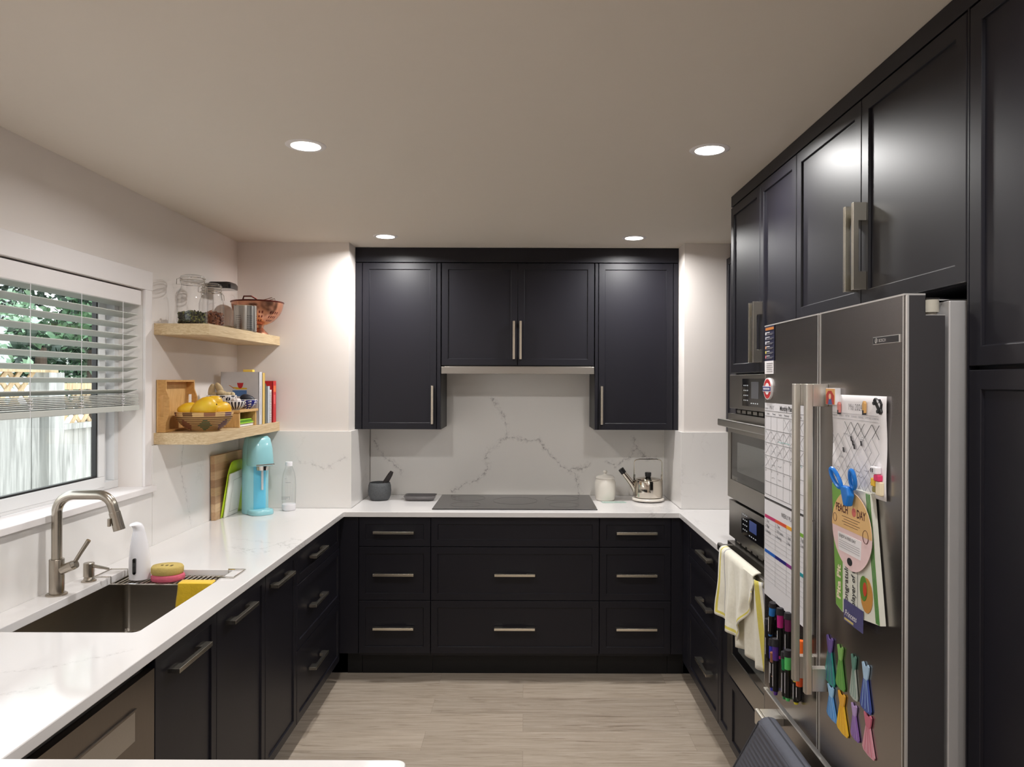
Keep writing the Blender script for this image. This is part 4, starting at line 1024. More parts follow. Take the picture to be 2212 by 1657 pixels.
# soap pump
t = thing('soap_pump', 'brushed nickel built-in soap pump between faucet and rack', 'soap dispenser', (-1.525, 2.583, CT))
sx_, sy_ = -1.525, 2.583
MB().lathe([(.024, 0), (.024, .004), (.018, .007), (.014, .02), (.012, .022), (.0, .022)], (sx_, sy_, CT), nk).build('base', parent=t)
MB().lathe([(.0175, .018), (.0175, .064), (.016, .066), (0, .066)], (sx_, sy_, CT), nk).build('head', parent=t)
MB().tube([(sx_+.012, sy_, CT+.055), (sx_+.04, sy_, CT+.05), (sx_+.07, sy_, CT+.044)], [.006, .0055, .0045], nk, 12).build('nozzle', parent=t)
# automatic soap dispenser
t = thing('soap_dispenser', 'white automatic foam soap dispenser with curved beak standing on the sink rack', 'soap dispenser', (-1.395, 2.68, RZ+.003))
bx, by, bz = -1.395, 2.678, RZ+.0035
prof = [(.026, .0), (.0365, .004), (.037, .03), (.036, .07), (.031, .12), (.025, .155), (.020, .175)]
w = MB(); rs = []
for r, z in prof:
    cxx = bx - .004*(z/.17)
    rs.append([V3((cxx + r*math.cos(a), by + r*.92*math.sin(a), bz+z)) for a in [k*2*PI/28 for k in range(28)]])
# head bends forward to the camera and left
for (r, dx, dy, dz) in ((.019, -.005, -.002, .187), (.0175, -.008, -.006, .197), (.014, -.012, -.013, .203), (.0095, -.017, -.021, .203), (.004, -.020, -.027, .200)):
    rs.append([V3((bx+dx + r*math.cos(a)*1.0, by+dy + r*.8*math.sin(a), bz+dz + r*.45*math.sin(a))) for a in [k*2*PI/28 for k in range(28)]])
w.rings(rs, whitep); w.build('body', parent=t, ang=60)
w = MB(); G = frame((bx-.002, by-.0355, bz), (1, 0, 0), (0, -.0, 1), (0, -1, 0))
w.prism(G, [(x, z+.055) for x, z in rrect(.011, .058, .0054, 4)], -.010, .003, blackg); w.build('level_window', parent=t)
w = MB(); G = frame((bx-.006, by-.0235, bz), (1, 0, 0), (0, .25, 1), (0, -1, 0)); w.prism(G, [(x-.001, z+.155) for x, z in rrect(.009, .014, .004, 4)], -.012, .008, black); w.build('sensor', parent=t)
# sponges
spy = M('sponge_tan', (196, 172, 100), .95, var=.1, scale=160, bump=.001); spp = M('sponge_pink', (206, 96, 118), .9, var=.12, scale=90, bump=.0015)
def blob(w, c, rx, ry, z0, z1, m, seed=0, n=36, fl=.03):
    rs = []
    for k, s_ in ((z0, .94), (z0+(z1-z0)*.2, 1), (z0+(z1-z0)*.8, 1), (z1, .93)):
        rs.append([V3((c[0]+rx*s_*math.cos(a)*(1+fl*math.sin(7*a+seed)), c[1]+ry*s_*math.sin(a)*(1+fl*math.sin(5*a)), k)) for a in [j*2*PI/n for j in range(n)]])
    w.rings(rs, m)
w = MB(); blob(w, (-1.292, 2.675), .058, .048, RZ+.0035, RZ+.026, spp, 0, fl=.025)
tag(w.build('sponge', ang=60), 'pink scalloped sponge lying on the sink rack under the tan one', 'sponge')
w = MB(); blob(w, (-1.294, 2.675), .056, .047, RZ+.027, RZ+.056, spy, 0, fl=.012)
for i in range(3): w.box(-1.315+i*.018, -1.307+i*.018, 2.668-i*.004, 2.676, RZ+.0555, RZ+.057, M('sponge_slit', (90, 76, 40), .9))
tag(w.build('sponge', ang=60), 'round tan scrubbing sponge with cut slits stacked on the pink sponge', 'sponge')
# yellow cloth
ym = M('yellow_microfibre', (226, 186, 24), .9, var=.08, scale=80, bump=.001, sheen=.3)
w = MB()
def yc(u, v):
    x = -1.232 + u*.122
    if v < .25: k = v/.25; y = 2.66 - k*.043; z = RZ+.0055
    else: k = (v-.25)/.75; y = 2.6165 - .002*math.sin(u*9)*k; z = RZ+.004 - k*(.122-.008*math.sin(u*5))
    return (x + .004*math.sin(v*6), y, z)
w.sheet(yc, 20, 24, ym)
tag(w.build('cleaning_cloth', solid=.004, recalc=False), 'yellow cleaning cloth hanging over the front of the sink rack', 'cloth')

# ------------------------------------------------------------------ corner shelves
SHX = -1.362
tag(MB().box(-1.6, SHX, 3.18, 4.104, 1.824, 1.873, beech).build('wall_shelf', bevel=.0015), 'upper pale oak floating shelf in the corner holding glass jars', 'shelf')
tag(MB().box(-1.6, SHX, 3.18, 4.104, 1.349, 1.399, beech).build('wall_shelf', bevel=.0015), 'lower pale oak floating shelf in the corner holding fruit and books', 'shelf')
U1z, L1z = 1.873, 1.399
seed_g = [M('pumpkin_seed', (58, 60, 34), .6, var=.4), M('seed_olive', (112, 112, 58), .6, var=.3), M('seed_dark', (40, 34, 28), .6, var=.3)]
nut_b = [M('nut_brown', (124, 74, 50), .6, var=.25), M('nut_dark', (92, 52, 36), .6, var=.25), M('nut_light', (150, 98, 70), .6, var=.25)]
def jar(x, y, R, H, lab, fill, fm_, sz, seed):
    t = thing('storage_jar', lab, 'jar', (x, y, U1z)); z = U1z+.001; hb = H*.80
    sq = lambda r, k: [V3((x + r*(abs(math.cos(a))**k)*math.copysign(1, math.cos(a)), y + r*(abs(math.sin(a))**k)*math.copysign(1, math.sin(a)), 0)) for a in [i*2*PI/40 for i in range(40)]]
    w = MB(); rs = []
    for r, zz, k in ((R*.8, 0, .75), (R*.95, .004, .75), (R, .012, .72), (R, hb*.70, .72), (R*.93, hb*.82, .8), (R*.80, hb*.93, .95), (R*.78, hb, 1), (R*.78, hb+.008, 1), (R*.86, hb+.010, 1), (R*.86, hb+.018, 1), (R*.80, hb+.020, 1)):
        rs.append([p+V3((0, 0, z+zz)) for p in sq(r, k)])
    w.rings(rs, clear, cap0=True, cap1=False); w.build('glass_body', parent=t, ang=50)
    w = MB(); w.lathe([(R*.84, hb+.024), (R*.86, hb+.03), (R*.82, hb+.040), (R*.55, hb+.046), (0, hb+.046)], (x, y, z), clear); w.build('glass_lid', parent=t)
    w = MB(); w.tube([(x+R*.80*math.cos(a), y+R*.80*math.sin(a), z+hb+.004) for a in [i*2*PI/24 for i in range(24)]], .0017, chrome, 6, closed=True)
    w.tube([(x+R*.88*math.cos(a), y+R*.88*math.sin(a), z+hb+.031) for a in [i*2*PI/24 for i in range(24)]], .0017, chrome, 6, closed=True)
    w.tube([(x+R*.80, y-.01, z+hb+.004), (x+R*1.03, y-.012, z+hb-.012), (x+R*1.05, y-.012, z+hb-.035)], .0016, chrome, 6); w.tube([(x+R*.80, y+.01, z+hb+.004), (x+R*1.03, y+.012, z+hb-.012), (x+R*1.05, y+.012, z+hb-.035)], .0016, chrome, 6)
    w.tube([(x+R*.88, y-.014, z+hb+.031), (x+R*.98, y-.014, z+hb+.02), (x+R*1.0, y-.012, z+hb-.01)], .0016, chrome, 6)
    w.tube([(x-R*.88, y-.014, z+hb+.031), (x-R*1.1, y-.012, z+hb+.028), (x-R*1.12, y-.012, z+hb+.004), (x-R*.80, y-.01, z+hb+.004)], .0016, chrome, 6)
    w.build('wire_bail', parent=t)
    w = MB(); w.tube([(x+R*.86*math.cos(a), y+R*.86*math.sin(a), z+hb+.021) for a in [i*2*PI/24 for i in range(24)]], .0022, M('rubber_seal', (206, 198, 190), .5), 6, closed=True); w.build('rubber_seal', parent=t)
    rnd = random.Random(seed); w = MB(); fh = H*fill
    w.rings([[V3((0, 0, z+zz))+p for p in sq(r, .8)] for r, zz in ((R*.80, .011), (R*.84, .02), (R*.84, fh*.75), (R*.5, fh*.88))], fm_[0])
    for i in range(420):
        a = rnd.random()*2*PI; lvl = rnd.random()
        if rnd.random() < .45: rr = R*.86*math.sqrt(rnd.random()); hh = fh*(.80+.22*(1-rr/R) + .07*math.sin(3*a)); 
        else: rr = R*.86; hh = fh*.82*lvl+.006
        ex_ = .8 if rr > R*.8 else 1
        px, py = x + rr*(abs(math.cos(a))**ex_)*math.copysign(1, math.cos(a)), y + rr*(abs(math.sin(a))**ex_)*math.copysign(1, math.sin(a))
        rot = Matrix.Rotation(rnd.random()*6, 3, V3((rnd.uniform(-1, 1), rnd.uniform(-1, 1), rnd.uniform(-1, 1))).normalized())
        w.ell((px, py, z+hh), (sz, sz*.55, sz*.3 if sz < .008 else sz*.5), rnd.choice(fm_), rot, 6, 4)
    o = w.build('contents', parent=t); o['kind'] = 'stuff'
jar(-1.492, 3.31, .060, .225, 'front clip-top glass jar with green seeds on the upper shelf', .27, seed_g, .0085, 1)
jar(-1.487, 3.50, .052, .210, 'second clip-top glass jar holding brown nuts, behind the front jar', .36, nut_b, .0095, 2)
# tall square container with black lid
t = thing('storage_container', 'tall clear square container with black lid behind the two jars', 'container', (-1.53, 3.74, U1z))
w = MB(); w.rings([[V3((x, y, U1z+zz)) for x, y in rrect(s_, s_, .014, 4, -1.532, 3.74)] for s_, zz in ((.098, .001), (.104, .005), (.112, .215))], clear, cap1=False); w.build('body', parent=t, ang=50)
w = MB(); w.rings([[V3((x, y, U1z+zz)) for x, y in rrect(s_, s_, .018, 4, -1.532, 3.74)] for s_, zz in ((.116, .216), (.119, .222), (.119, .238), (.104, .250))], M('black_lid', (30, 26, 28), .15, coat=.3)); w.build('lid', parent=t)
w = MB(); w.rings([[V3((x, y, U1z+zz)) for x, y in rrect(s_, s_, .012, 4, -1.532, 3.74)] for s_, zz in ((.094, .003), (.098, .03))], M('oat_flakes', (206, 186, 152), .9, var=.2, scale=120, bump=.002)); o = w.build('contents', parent=t); o['kind'] = 'stuff'
# perforated steel utensil cup
t = thing('utensil_holder', 'perforated stainless utensil cylinder between container and copper colander', 'utensil holder', (-1.41, 3.72, U1z))
hole = M('hole_dark', (40, 38, 40), .6); ux, uy, ur, uh = -1.410, 3.72, .055, .130
def hm_(i, j): return hole if (2 <= i <= 12 and i % 2 == 0 and j % 2 == 0 and (j//8) % 2 == 0) else steelv
prof = [(ur-.002, 0)] + [(ur, .004)] + [(ur, .012+.0105*i + (.0038 if k else 0)) for i in range(7) for k in (0, 1)] + [(ur, uh), (ur-.002, uh), (ur-.003, .01)]
def hm_(i, j):
    return hole if (i >= 2 and i <= 15 and i % 2 == 0 and j % 2 == 0 and (j//8) % 2 == 0) else steelv
w = MB(); w.lathe(prof, (ux, uy, U1z+.001), steelv, 96, mf=hm_); w.build('cylinder', parent=t, recalc=False)
w = MB(); w.tube([(ux+ur*math.cos(a), uy+ur*math.sin(a), U1z+uh) for a in [i*2*PI/32 for i in range(32)]], .0018, chrome, 6, closed=True); w.build('rim', parent=t)
# copper colander
cop = M('copper', (204, 146, 118), .26, 1, var=.22, scale=18, bump=.0008); copd = M('copper_dark', (112, 58, 50), .35, 1, var=.2, scale=20)
t = thing('colander', 'footed hammered copper colander at the right end of the upper shelf', 'colander', (-1.43, 3.95, U1z))
ccx, ccy = -1.428, 3.94
w = MB()
pr = [(.0, .047)] + [(.132*math.sin(a), .047+.128*(1-math.cos(a))) for a in [math.radians(q) for q in range(10, 91, 6)]]
ch = lambda i, j: copd if (i in (5, 7, 9) and (j % 12) in (2, 4, 6, 8)) else cop
w.lathe(pr, (ccx, ccy, U1z), cop, 96, mf=ch); w.build('bowl', parent=t, solid=.0015, recalc=False)
w = MB(); w.tube([(ccx+.133*math.cos(a), ccy+.133*math.sin(a), U1z+.172) for a in [i*2*PI/48 for i in range(48)]], .004, copd, 8, closed=True); w.build('rim', parent=t)
w = MB(); w.lathe([(.058, .001), (.056, .006), (.040, .022), (.030, .036), (.034, .05), (0, .052)], (ccx, ccy, U1z), cop); w.build('foot', parent=t)
w = MB(); w.tube([(ccx-.03, ccy-.125, U1z+.176), (ccx-.02, ccy-.14, U1z+.19), (ccx+.02, ccy-.142, U1z+.19), (ccx+.04, ccy-.122, U1z+.176)], .004, copd, 8); w.build('handle', parent=t)
w = MB(); a_ = V3((ccx+.02, ccy-.05, U1z+.172))
w.tube([a_, a_+V3((.075, 0, .022)), a_+V3((.085, 0, -.012)), a_+V3((.0, .03, -.01))], .0022, chrome, 6, closed=True); w.tube([a_+V3((0, .05, 0)), a_+V3((.075, .04, .02)), a_+V3((.085, .04, -.012))], .0022, chrome, 6)
w.lathe([(.05, .0), (.052, .003), (.0, .014)], (ccx+.0, ccy-.03, U1z+.165), chrome)
tag(w.build('wire_utensil'), 'small shiny wire utensil lying in the copper colander', 'utensil')

# tray on the lower shelf
t = thing('serving_tray', 'bamboo serving tray with slot handles standing on edge on the lower shelf', 'tray', (-1.57, 3.34, L1z))
bmb = wood('bamboo_end', (186, 138, 78), (206, 160, 98), (8, 8, 22), 5)
y0, y1, zb, zt_ = 3.197, 3.478, L1z+.001, 1.629
MB().box(-1.596, -1.590, y0, y1, zb, zt_, bamboo).build('base', parent=t)
MB().box(-1.590, -1.556, y0+.009, y1-.009, zt_-.009, zt_, bmb).build('side', parent=t, bevel=.001)
MB().box(-1.590, -1.556, y0+.009, y1-.009, zb, zb+.009, bmb).build('side', parent=t, bevel=.001)
for yy in (y0, y1-.009):
    # end board: profile in (x,z) with a bulge and a slot, built as two halves around the slot
    w = MB(); H_ = zt_-zb
    def xo(k): return -1.556 + .014*max(0, min(1, (min(k, 1-k)-.18)/.16))
    K = 24; sa, sb, s0, s1 = .26, .74, -1.584, -1.567
    for i in range(K):
        k0, k1 = i/K, (i+1)/K; z_0, z_1 = zb+k0*H_, zb+k1*H_
        segs = [(-1.590, s0), (s1, None)] if (k0 >= sa and k1 <= sb) else [(-1.590, None)]
        for a, b in segs:
            xa0, xb0 = a, (b if b else xo(k0)); xb1 = (b if b else xo(k1))
            w.add([(xa0, yy, z_0), (xb0, yy, z_0), (xb0, yy+.009, z_0), (xa0, yy+.009, z_0), (xa0, yy, z_1), (xb1, yy, z_1), (xb1, yy+.009, z_1), (xa0, yy+.009, z_1)],
                  [(0, 3, 2, 1), (4, 5, 6, 7), (0, 1, 5, 4), (1, 2, 6, 5), (2, 3, 7, 6), (3, 0, 4, 7)], bmb)
    w.build('handle_end', parent=t, flat=True)
# woven basket
t = thing('fruit_basket', 'round coiled straw basket with coloured diamond pattern holding mangoes', 'basket', (-1.455, 3.345, L1z))
st = M('straw', (208, 172, 118), .8, var=.12, scale=60, bump=.0008); bc = [M('weave_green', (58, 120, 88), .8), M('weave_purple', (78, 66, 112), .8), M('weave_red', (128, 58, 50), .8)]
straw2 = M('straw_dark', (122, 86, 50), .8, var=.12, scale=60)
bxc, byc = -1.448, 3.335; KR = 11; prof = []
for i in range(KR+1):
    k = i/KR; R0 = .064+.058*math.sin(k*PI/2*.95); z_ = .004 + .080*k**1.15
    prof.append((R0-.0022, z_)); prof.append((R0+.0014, z_+.0026))
NB = 144
def bm_(i, j):
    row = i/2; a = ((j/NB)*7+.78) % 7; f = a % 1; q = (1, 0, 2, 1, 0, 2, 0)[int(a) % 7]
    if i % 2 == 1 and row < KR-1.5: return straw2
    if row > KR-1.6: return (M('rim_mauve', (128, 100, 104), .8), M('rim_brown', (150, 104, 74), .8), straw2)[(j//9) % 3] if (j//9) % 2 else st
    if int(abs(f-.5)*12) + abs(int(row)-4) < 4: return bc[q]
    return st
w = MB(); w.lathe([(0, .002), (.056, .001)] + prof, (bxc, byc, L1z), st, NB, mf=lambda i, j: bm_(i-2, j) if i >= 2 else st); w.build('basket_wall', parent=t, solid=.004, recalc=False, ang=60)
# mangoes
mg = None
def mango_mat():
    m, nt, b = _nt('mango_skin'); N, L = nt.nodes.new, nt.links.new
    tc = N('ShaderNodeTexCoord'); n = N('ShaderNodeTexNoise'); n.inputs['Scale'].default_value = 14; L(tc.outputs['Object'], n.inputs[0])
    r = N('ShaderNodeValToRGB'); r.color_ramp.elements[0].position = .35; r.color_ramp.elements[0].color = lin((218, 164, 18)); r.color_ramp.elements[1].position = .7; r.color_ramp.elements[1].color = lin((234, 196, 52))
    L(n.outputs[0], r.inputs[0]); L(r.outputs[0], b.inputs['Base Color']); b.inputs['Roughness'].default_value = .38
    b.inputs['Subsurface Weight'].default_value = .05
    return m
mg = mango_mat()
def mango(c, r, yaw, tilt, lab):
    rot = Matrix.Rotation(yaw, 3, 'Z') @ Matrix.Rotation(tilt, 3, 'Y')
    t = thing('mango', lab, 'mango', c, group='mangoes in the straw basket')
    w = MB(); w.ell(c, (r, r*.66, r*.68), mg, rot, 24, 14, defo=lambda p: V3((p.x + .10*p.z*p.z, p.y, p.z*(1+.16*p.x) - .10*p.x*p.x)))
    w.build('fruit', parent=t, ang=180)
    w = MB(); a = V3(c) + rot @ V3((r*.98, 0, -.06*r)); w.ell(a, (.004, .004, .004), M('stem_brown', (70, 50, 30), .9), n=8, k=6); w.build('stem', parent=t)
mango((-1.497, 3.285, 1.497), .048, .2, .05, 'yellow mango at the left front of the basket')
mango((-1.418, 3.262, 1.508), .062, -.15, -.28, 'largest yellow mango at the front of the basket')
mango((-1.378, 3.345, 1.499), .050, .9, .15, 'yellow mango at the right of the basket, partly behind the largest')
mango((-1.428, 3.375, 1.528), .045, .3, .1, 'yellow mango on top at the back of the basket')
mango((-1.50, 3.385, 1.497), .045, 1.2, .0, 'yellow mango at the back left of the basket')
mango((-1.445, 3.32, 1.462), .045, 1.2, .0, 'yellow mango low in the middle of the basket under the others')
# stand
t = thing('riser_shelf', 'small bamboo riser with an open cubby supporting the patterned bowls', 'riser', (-1.47, 3.7, L1z))
MB().box(-1.585, -1.368, 3.545, 3.792, L1z+.073, L1z+.085, bamboo).build('top', parent=t, bevel=.002)
MB().box(-1.575, -1.375, 3.553, 3.568, L1z+.001, L1z+.073, bamboo).build('side', parent=t, bevel=.001)
MB().box(-1.575, -1.375, 3.770, 3.785, L1z+.001, L1z+.073, bamboo).build('side', parent=t, bevel=.001)
w = MB(); w.box(-1.565, -1.385, 3.58, 3.765, L1z+.002, L1z+.014, paper)
tag(w.build('note_block', bevel=.001), 'white paper pad inside the bamboo riser', 'note pad')
gm = M('lime_green', (160, 214, 60), .5)
w = MB()
for k in range(3): w.box(-1.56+.003*k, -1.38-.004*k, 3.583, 3.76-.004*k, L1z+.0155+k*.0075, L1z+.0215+k*.0075, gm if k != 1 else M('lime_dark', (92, 150, 40), .5))
tag(w.build('sponge_cloth', bevel=.002), 'lime green folded cloths on the white pad inside the riser', 'cloth')
RT = L1z+.0855
inkb = M('glaze_black', (30, 26, 40), .25); glw = M('glaze_white', (232, 228, 226), .2, var=.02); glb = M('glaze_blue', (40, 44, 128), .2); 
def bowl(c, R, H, lab, mf, m, foot=.4, nseg=96, rows=14):
    t = thing('patterned_bowl', lab, 'bowl', (c[0], c[1], RT))
    pr = [(R*foot, 0), (R*foot, .004)] + [(R*(foot + (1-foot)*math.sin(k/rows*PI/2)**.9), .004+(H-.004)*(k/rows)**1.25) for k in range(1, rows+1)]
    w = MB(); w.lathe(pr, (c[0], c[1], RT), m, nseg, mf=mf); w.build('outer_wall', parent=t, recalc=False, ang=60)
    w = MB(); w.lathe([(0, .008), (R*foot, .010)] + [(r*.95, z+.002) for r, z in pr[3:]] + [(R, H)], (c[0], c[1], RT), glw, nseg//2); w.build('inner_wall', parent=t, recalc=False, ang=60)
    return t
def pat_x(i, j):
    if i < 8: return inkb if (j//4) % 2 else glw
    f = (j % 12)/12-.5; g = (i-8)/7-.5
    return glw if abs(abs(f)-abs(g)) < .18 or abs(f) > .42 else inkb
bowl((-1.500, 3.655), .070, .068, 'large black and white patterned bowl of ginger on the riser', pat_x, glw)
bowl((-1.405, 3.592), .043, .040, 'small black and white striped bowl with garlic at the front of the riser', lambda i, j: inkb if (j//3) % 2 else glw, glw)
bowl((-1.402, 3.735), .046, .045, 'small cobalt blue patterned bowl with an avocado on the riser', lambda i, j: (glw if ((j//3) % 3 == 0 and (i//2 + j//9) % 2) or (i % 4 == 0 and (j//6) % 2) else glb), glb)
gin = M('ginger_skin', (186, 164, 126), .8, var=.25, scale=40, bump=.002)
def lump(parts, name, lab, cat, m, dfn=None):
    w = MB()
    for c, r, y, tl in parts: w.ell(c, r, m, Matrix.Rotation(y, 3, 'Z') @ Matrix.Rotation(tl, 3, 'Y'), 16, 10)
    return tag(w.build(name, ang=180), lab, cat)
gz = RT+.062
lump([((-1.545, 3.64, gz+.03), (.016, .014, .036), 0, .2), ((-1.530, 3.64, gz+.005), (.024, .017, .018), 0, .3)], 'ginger_root', 'knobbly ginger root upright at the left of the large bowl', 'ginger', gin)
lump([((-1.508, 3.645, gz+.040), (.016, .015, .034), 0, -.5), ((-1.490, 3.645, gz+.012), (.034, .018, .018), 0, .5), ((-1.497, 3.63, gz+.018), (.018, .014, .016), .5, 0)], 'ginger_root', 'largest ginger root in the middle of the large bowl', 'ginger', gin)
lump([((-1.462, 3.65, gz+.006), (.026, .016, .018), .3, .1), ((-1.445, 3.65, gz+.010), (.012, .012, .014), 0, .2)], 'ginger_root', 'pale ginger root at the right of the large bowl', 'ginger', M('ginger_pale', (206, 188, 150), .8, var=.2, scale=40, bump=.002))
t = thing('garlic_bulb', 'white garlic bulb in the small striped bowl', 'garlic', (-1.405, 3.592, RT+.03))
w = MB()
for k in range(7): a = k*2*PI/7; w.ell((-1.405+.011*math.cos(a), 3.592+.011*math.sin(a), RT+.04), (.014, .014, .017), M('garlic_skin', (226, 216, 212), .5, var=.06), n=12, k=8)
w.build('cloves', parent=t, ang=180)
MB().tube([(-1.405, 3.592, RT+.052), (-1.404, 3.592, RT+.066)], [.004, .0025], M('garlic_skin'), 8).build('stem', parent=t)
w = MB(); w.ell((-1.402, 3.735, RT+.047), (.040, .026, .025), M('avocado_skin', (36, 36, 46), .5, var=.25, scale=90, bump=.001), Matrix.Rotation(.2, 3, 'Y'), 20, 12, defo=lambda p: V3((p.x, p.y*(1-.2*p.x), p.z*(1-.2*p.x))))
tag(w.build('avocado', ang=180), 'dark avocado lying in the small blue bowl', 'avocado')
# books
def book(y0, y1, h, d, cover, lab, page=True, x1=-1.368, cover_part=None):
    t = thing('book', lab, 'book', (x1-d/2, (y0+y1)/2, L1z)); z = L1z+.001
    w = MB(); w.box(x1-d, x1, y0, y0+.0018, z, z+h, cover); w.box(x1-d, x1, y1-.0018, y1, z, z+h, cover); w.box(x1-.002, x1, y0, y1, z, z+h, cover); w.build('cover', parent=t)
    MB().box(x1-d+.004, x1-.003, y0+.002, y1-.002, z+.003, z+h-.003, M('book_pages', (232, 226, 210), .8, stretch=(1, 60, 1))).build('pages', parent=t)
    return t
wc = M('book_white', (206, 204, 206), .45)
b1 = book(3.80, 3.846, .272, .197, wc, 'large white cookbook with a red cup on its cover')
G = frame((0, 3.80, 0), (1, 0, 0), (0, 0, 1), (0, -1, 0)); sp = 3.8/1590
def bp(px, py): return ((px-1132)*sp, 1.625-(py-825)*sp)
w = MB()
w.prism(G, [bp(512, 829), bp(526, 829), bp(524, 837), bp(521, 841), bp(517, 841), bp(514, 837)], .0, .0006, M('print_cup', (190, 30, 40), .4))
w.prism(G, [bp(503, 838), bp(534, 840), bp(533, 843), bp(510, 843)], .0, .0005, M('print_saucer', (214, 176, 50), .4)); w.prism(G, [bp(494, 834), bp(496, 834), bp(507, 841), bp(505, 842)], 0, .0005, M('print_spoon', (196, 120, 60), .4))
w.prism(G, [bp(502, 845), bp(533, 845), bp(533, 858), bp(505, 858)], 0, .0005, M('print_pot', (84, 122, 178), .4)); w.build('cover_picture', parent=b1)
GS = frame((-1.3678, 0, 0), (0, 0, -1), (0, 1, 0), (1, 0, 0))
w = MB(); w.text(GS, 'THE FAMILY COOKBOOK', -1.60, 3.818, .012, .0002, grey_ink, sx=1.1); w.build('spine_lettering', parent=b1)
book(3.850, 3.888, .268, .19, M('book_yellow', (214, 178, 96), .5), 'tall yellow spined book next to the large white cookbook')
book(3.893, 3.915, .212, .16, M('book_darkgreen', (66, 78, 66), .5), 'thin dark green book beside the yellow one', x1=-1.372)
book(3.918, 3.930, .205, .16, M('book_cream', (226, 220, 208), .5), 'thin cream booklet right of the dark green book', x1=-1.376)
book(3.933, 3.968, .198, .165, M('book_pale', (186, 194, 200), .5), 'pale grey book between cream booklet and spiral notebook', x1=-1.37)
b5 = book(3.972, 4.008, .178, .15, M('book_offwhite', (228, 222, 220), .5), 'white spiral bound notebook beside the red book', x1=-1.374)
w = MB()
for i in range(17): z = L1z+.010+i*.0098; w.tube([(-1.374+.006*math.cos(a), 3.990+.017*math.sin(a), z) for a in [k*PI/4 for k in range(-2, 3)]], .0011, chrome, 5)
w.build('spiral_binding', parent=b5)
b6 = book(4.012, 4.062, .226, .17, M('book_red', (196, 30, 36), .45), 'bright red book at the right end of the book row')
GR = frame((-1.3678, 0, 0), (0, 1, 0), (0, 0, 1), (1, 0, 0)); w = MB(); w.fbox(GR, 4.018, 4.056, 1.565, 1.60, 0, .0004, M('spine_orange', (226, 110, 60), .5)); w.fbox(GR, 4.02, 4.05, 1.50, 1.55, 0, .0004, M('spine_rose', (222, 90, 90), .5)); w.build('spine_print', parent=b6)
w = MB(); w.box(-1.455, -1.405, 3.808, 3.84, L1z+.2735, L1z+.285, M('sticky_yellow', (240, 204, 86), .7))
tag(w.build('sticky_note_pad', bevel=.002), 'small yellow pad lying on top of the large white cookbook', 'note pad')

# ------------------------------------------------------------------ left worktop items
def plank_board():
    t = thing('cutting_board', 'thick striped wooden cutting board leaning against the window wall splashback', 'cutting board', (-1.56, 3.9, CT))
    tones = [(196, 160, 122), (212, 180, 142), (182, 146, 112), (204, 170, 128), (176, 140, 106), (210, 176, 136), (188, 150, 112), (200, 166, 124)]
    F = frame((-1.553, 3.71, CT+.001), (0, 1, 0), (-.018, 0, 1), (1, 0, .018)); n = 0; w = MB(); h = .325
    for i, c in enumerate(tones):
        m = wood('board_strip%d' % i, tuple(int(x*.92) for x in c), c, (20, 2, 26), 5)
        w.fbox(F, 0, .36, h*i/8, h*(i+1)/8, -.022, 0, m)
    w.build('board', parent=t, flat=True)
plank_board()
gmat = M('chopping_mat_green', (176, 204, 24), .35, var=.03)
w = MB()
def gmf(u, v):
    cut = .03*max(0, (.25-u)/.25)**2
    return (-1.551 + .028*v + .02*u*(1-v)*.5, 3.765 + u*.30 + .02*v, CT+.0015 + v*(.285-cut*2.2))
w.sheet(gmf, 20, 12, gmat)
tag(w.build('chopping_mat', solid=.002, recalc=False), 'bright green flexible chopping mat standing behind the white board', 'cutting board')
t = thing('cutting_board', 'white plastic cutting board with a grooved border in front of the green mat', 'cutting board', (-1.52, 3.9, CT))
F = frame((-1.538, 3.785, CT+.001), (.03, .999, 0), (.10, .10, 1), (1, 0, -.10)); wb = M('board_white', (232, 230, 222), .35, var=.02)
w = MB(); w.prism(F, [(0, 0), (.165, 0), (.165, .232), (.0, .222)], -.008, 0, wb); w.build('board', parent=t, bevel=.002)
w = MB(); w.line(F, [(.048, .022), (.048, .185), (.155, .192)], .003, 0, M('board_groove', (196, 192, 184), .4), t=.0004); w.line(F, [(.048, .022), (.155, .022)], .003, 0, M('board_groove'), t=.0004); w.build('groove', parent=t)
# soda maker (front turned toward the room and camera)
sx0, sy0 = -1.418, 3.925
t = thing('soda_maker', 'turquoise soda maker standing in the corner below the shelf', 'soda maker', (sx0, sy0, CT), rotz=math.radians(46))
tq = M('turquoise_plastic', (150, 206, 214), .22, var=.02, coat=.2); tqd = M('turquoise_deep', (108, 196, 226), .2)
w = MB()
def oval(wd, dp, cy, z, k=36): return [V3((wd/2*math.copysign(abs(math.cos(a))**.7, math.cos(a)), cy + dp/2*math.copysign(abs(math.sin(a))**.7, math.sin(a)), z)) for a in [i*2*PI/k for i in range(k)]]
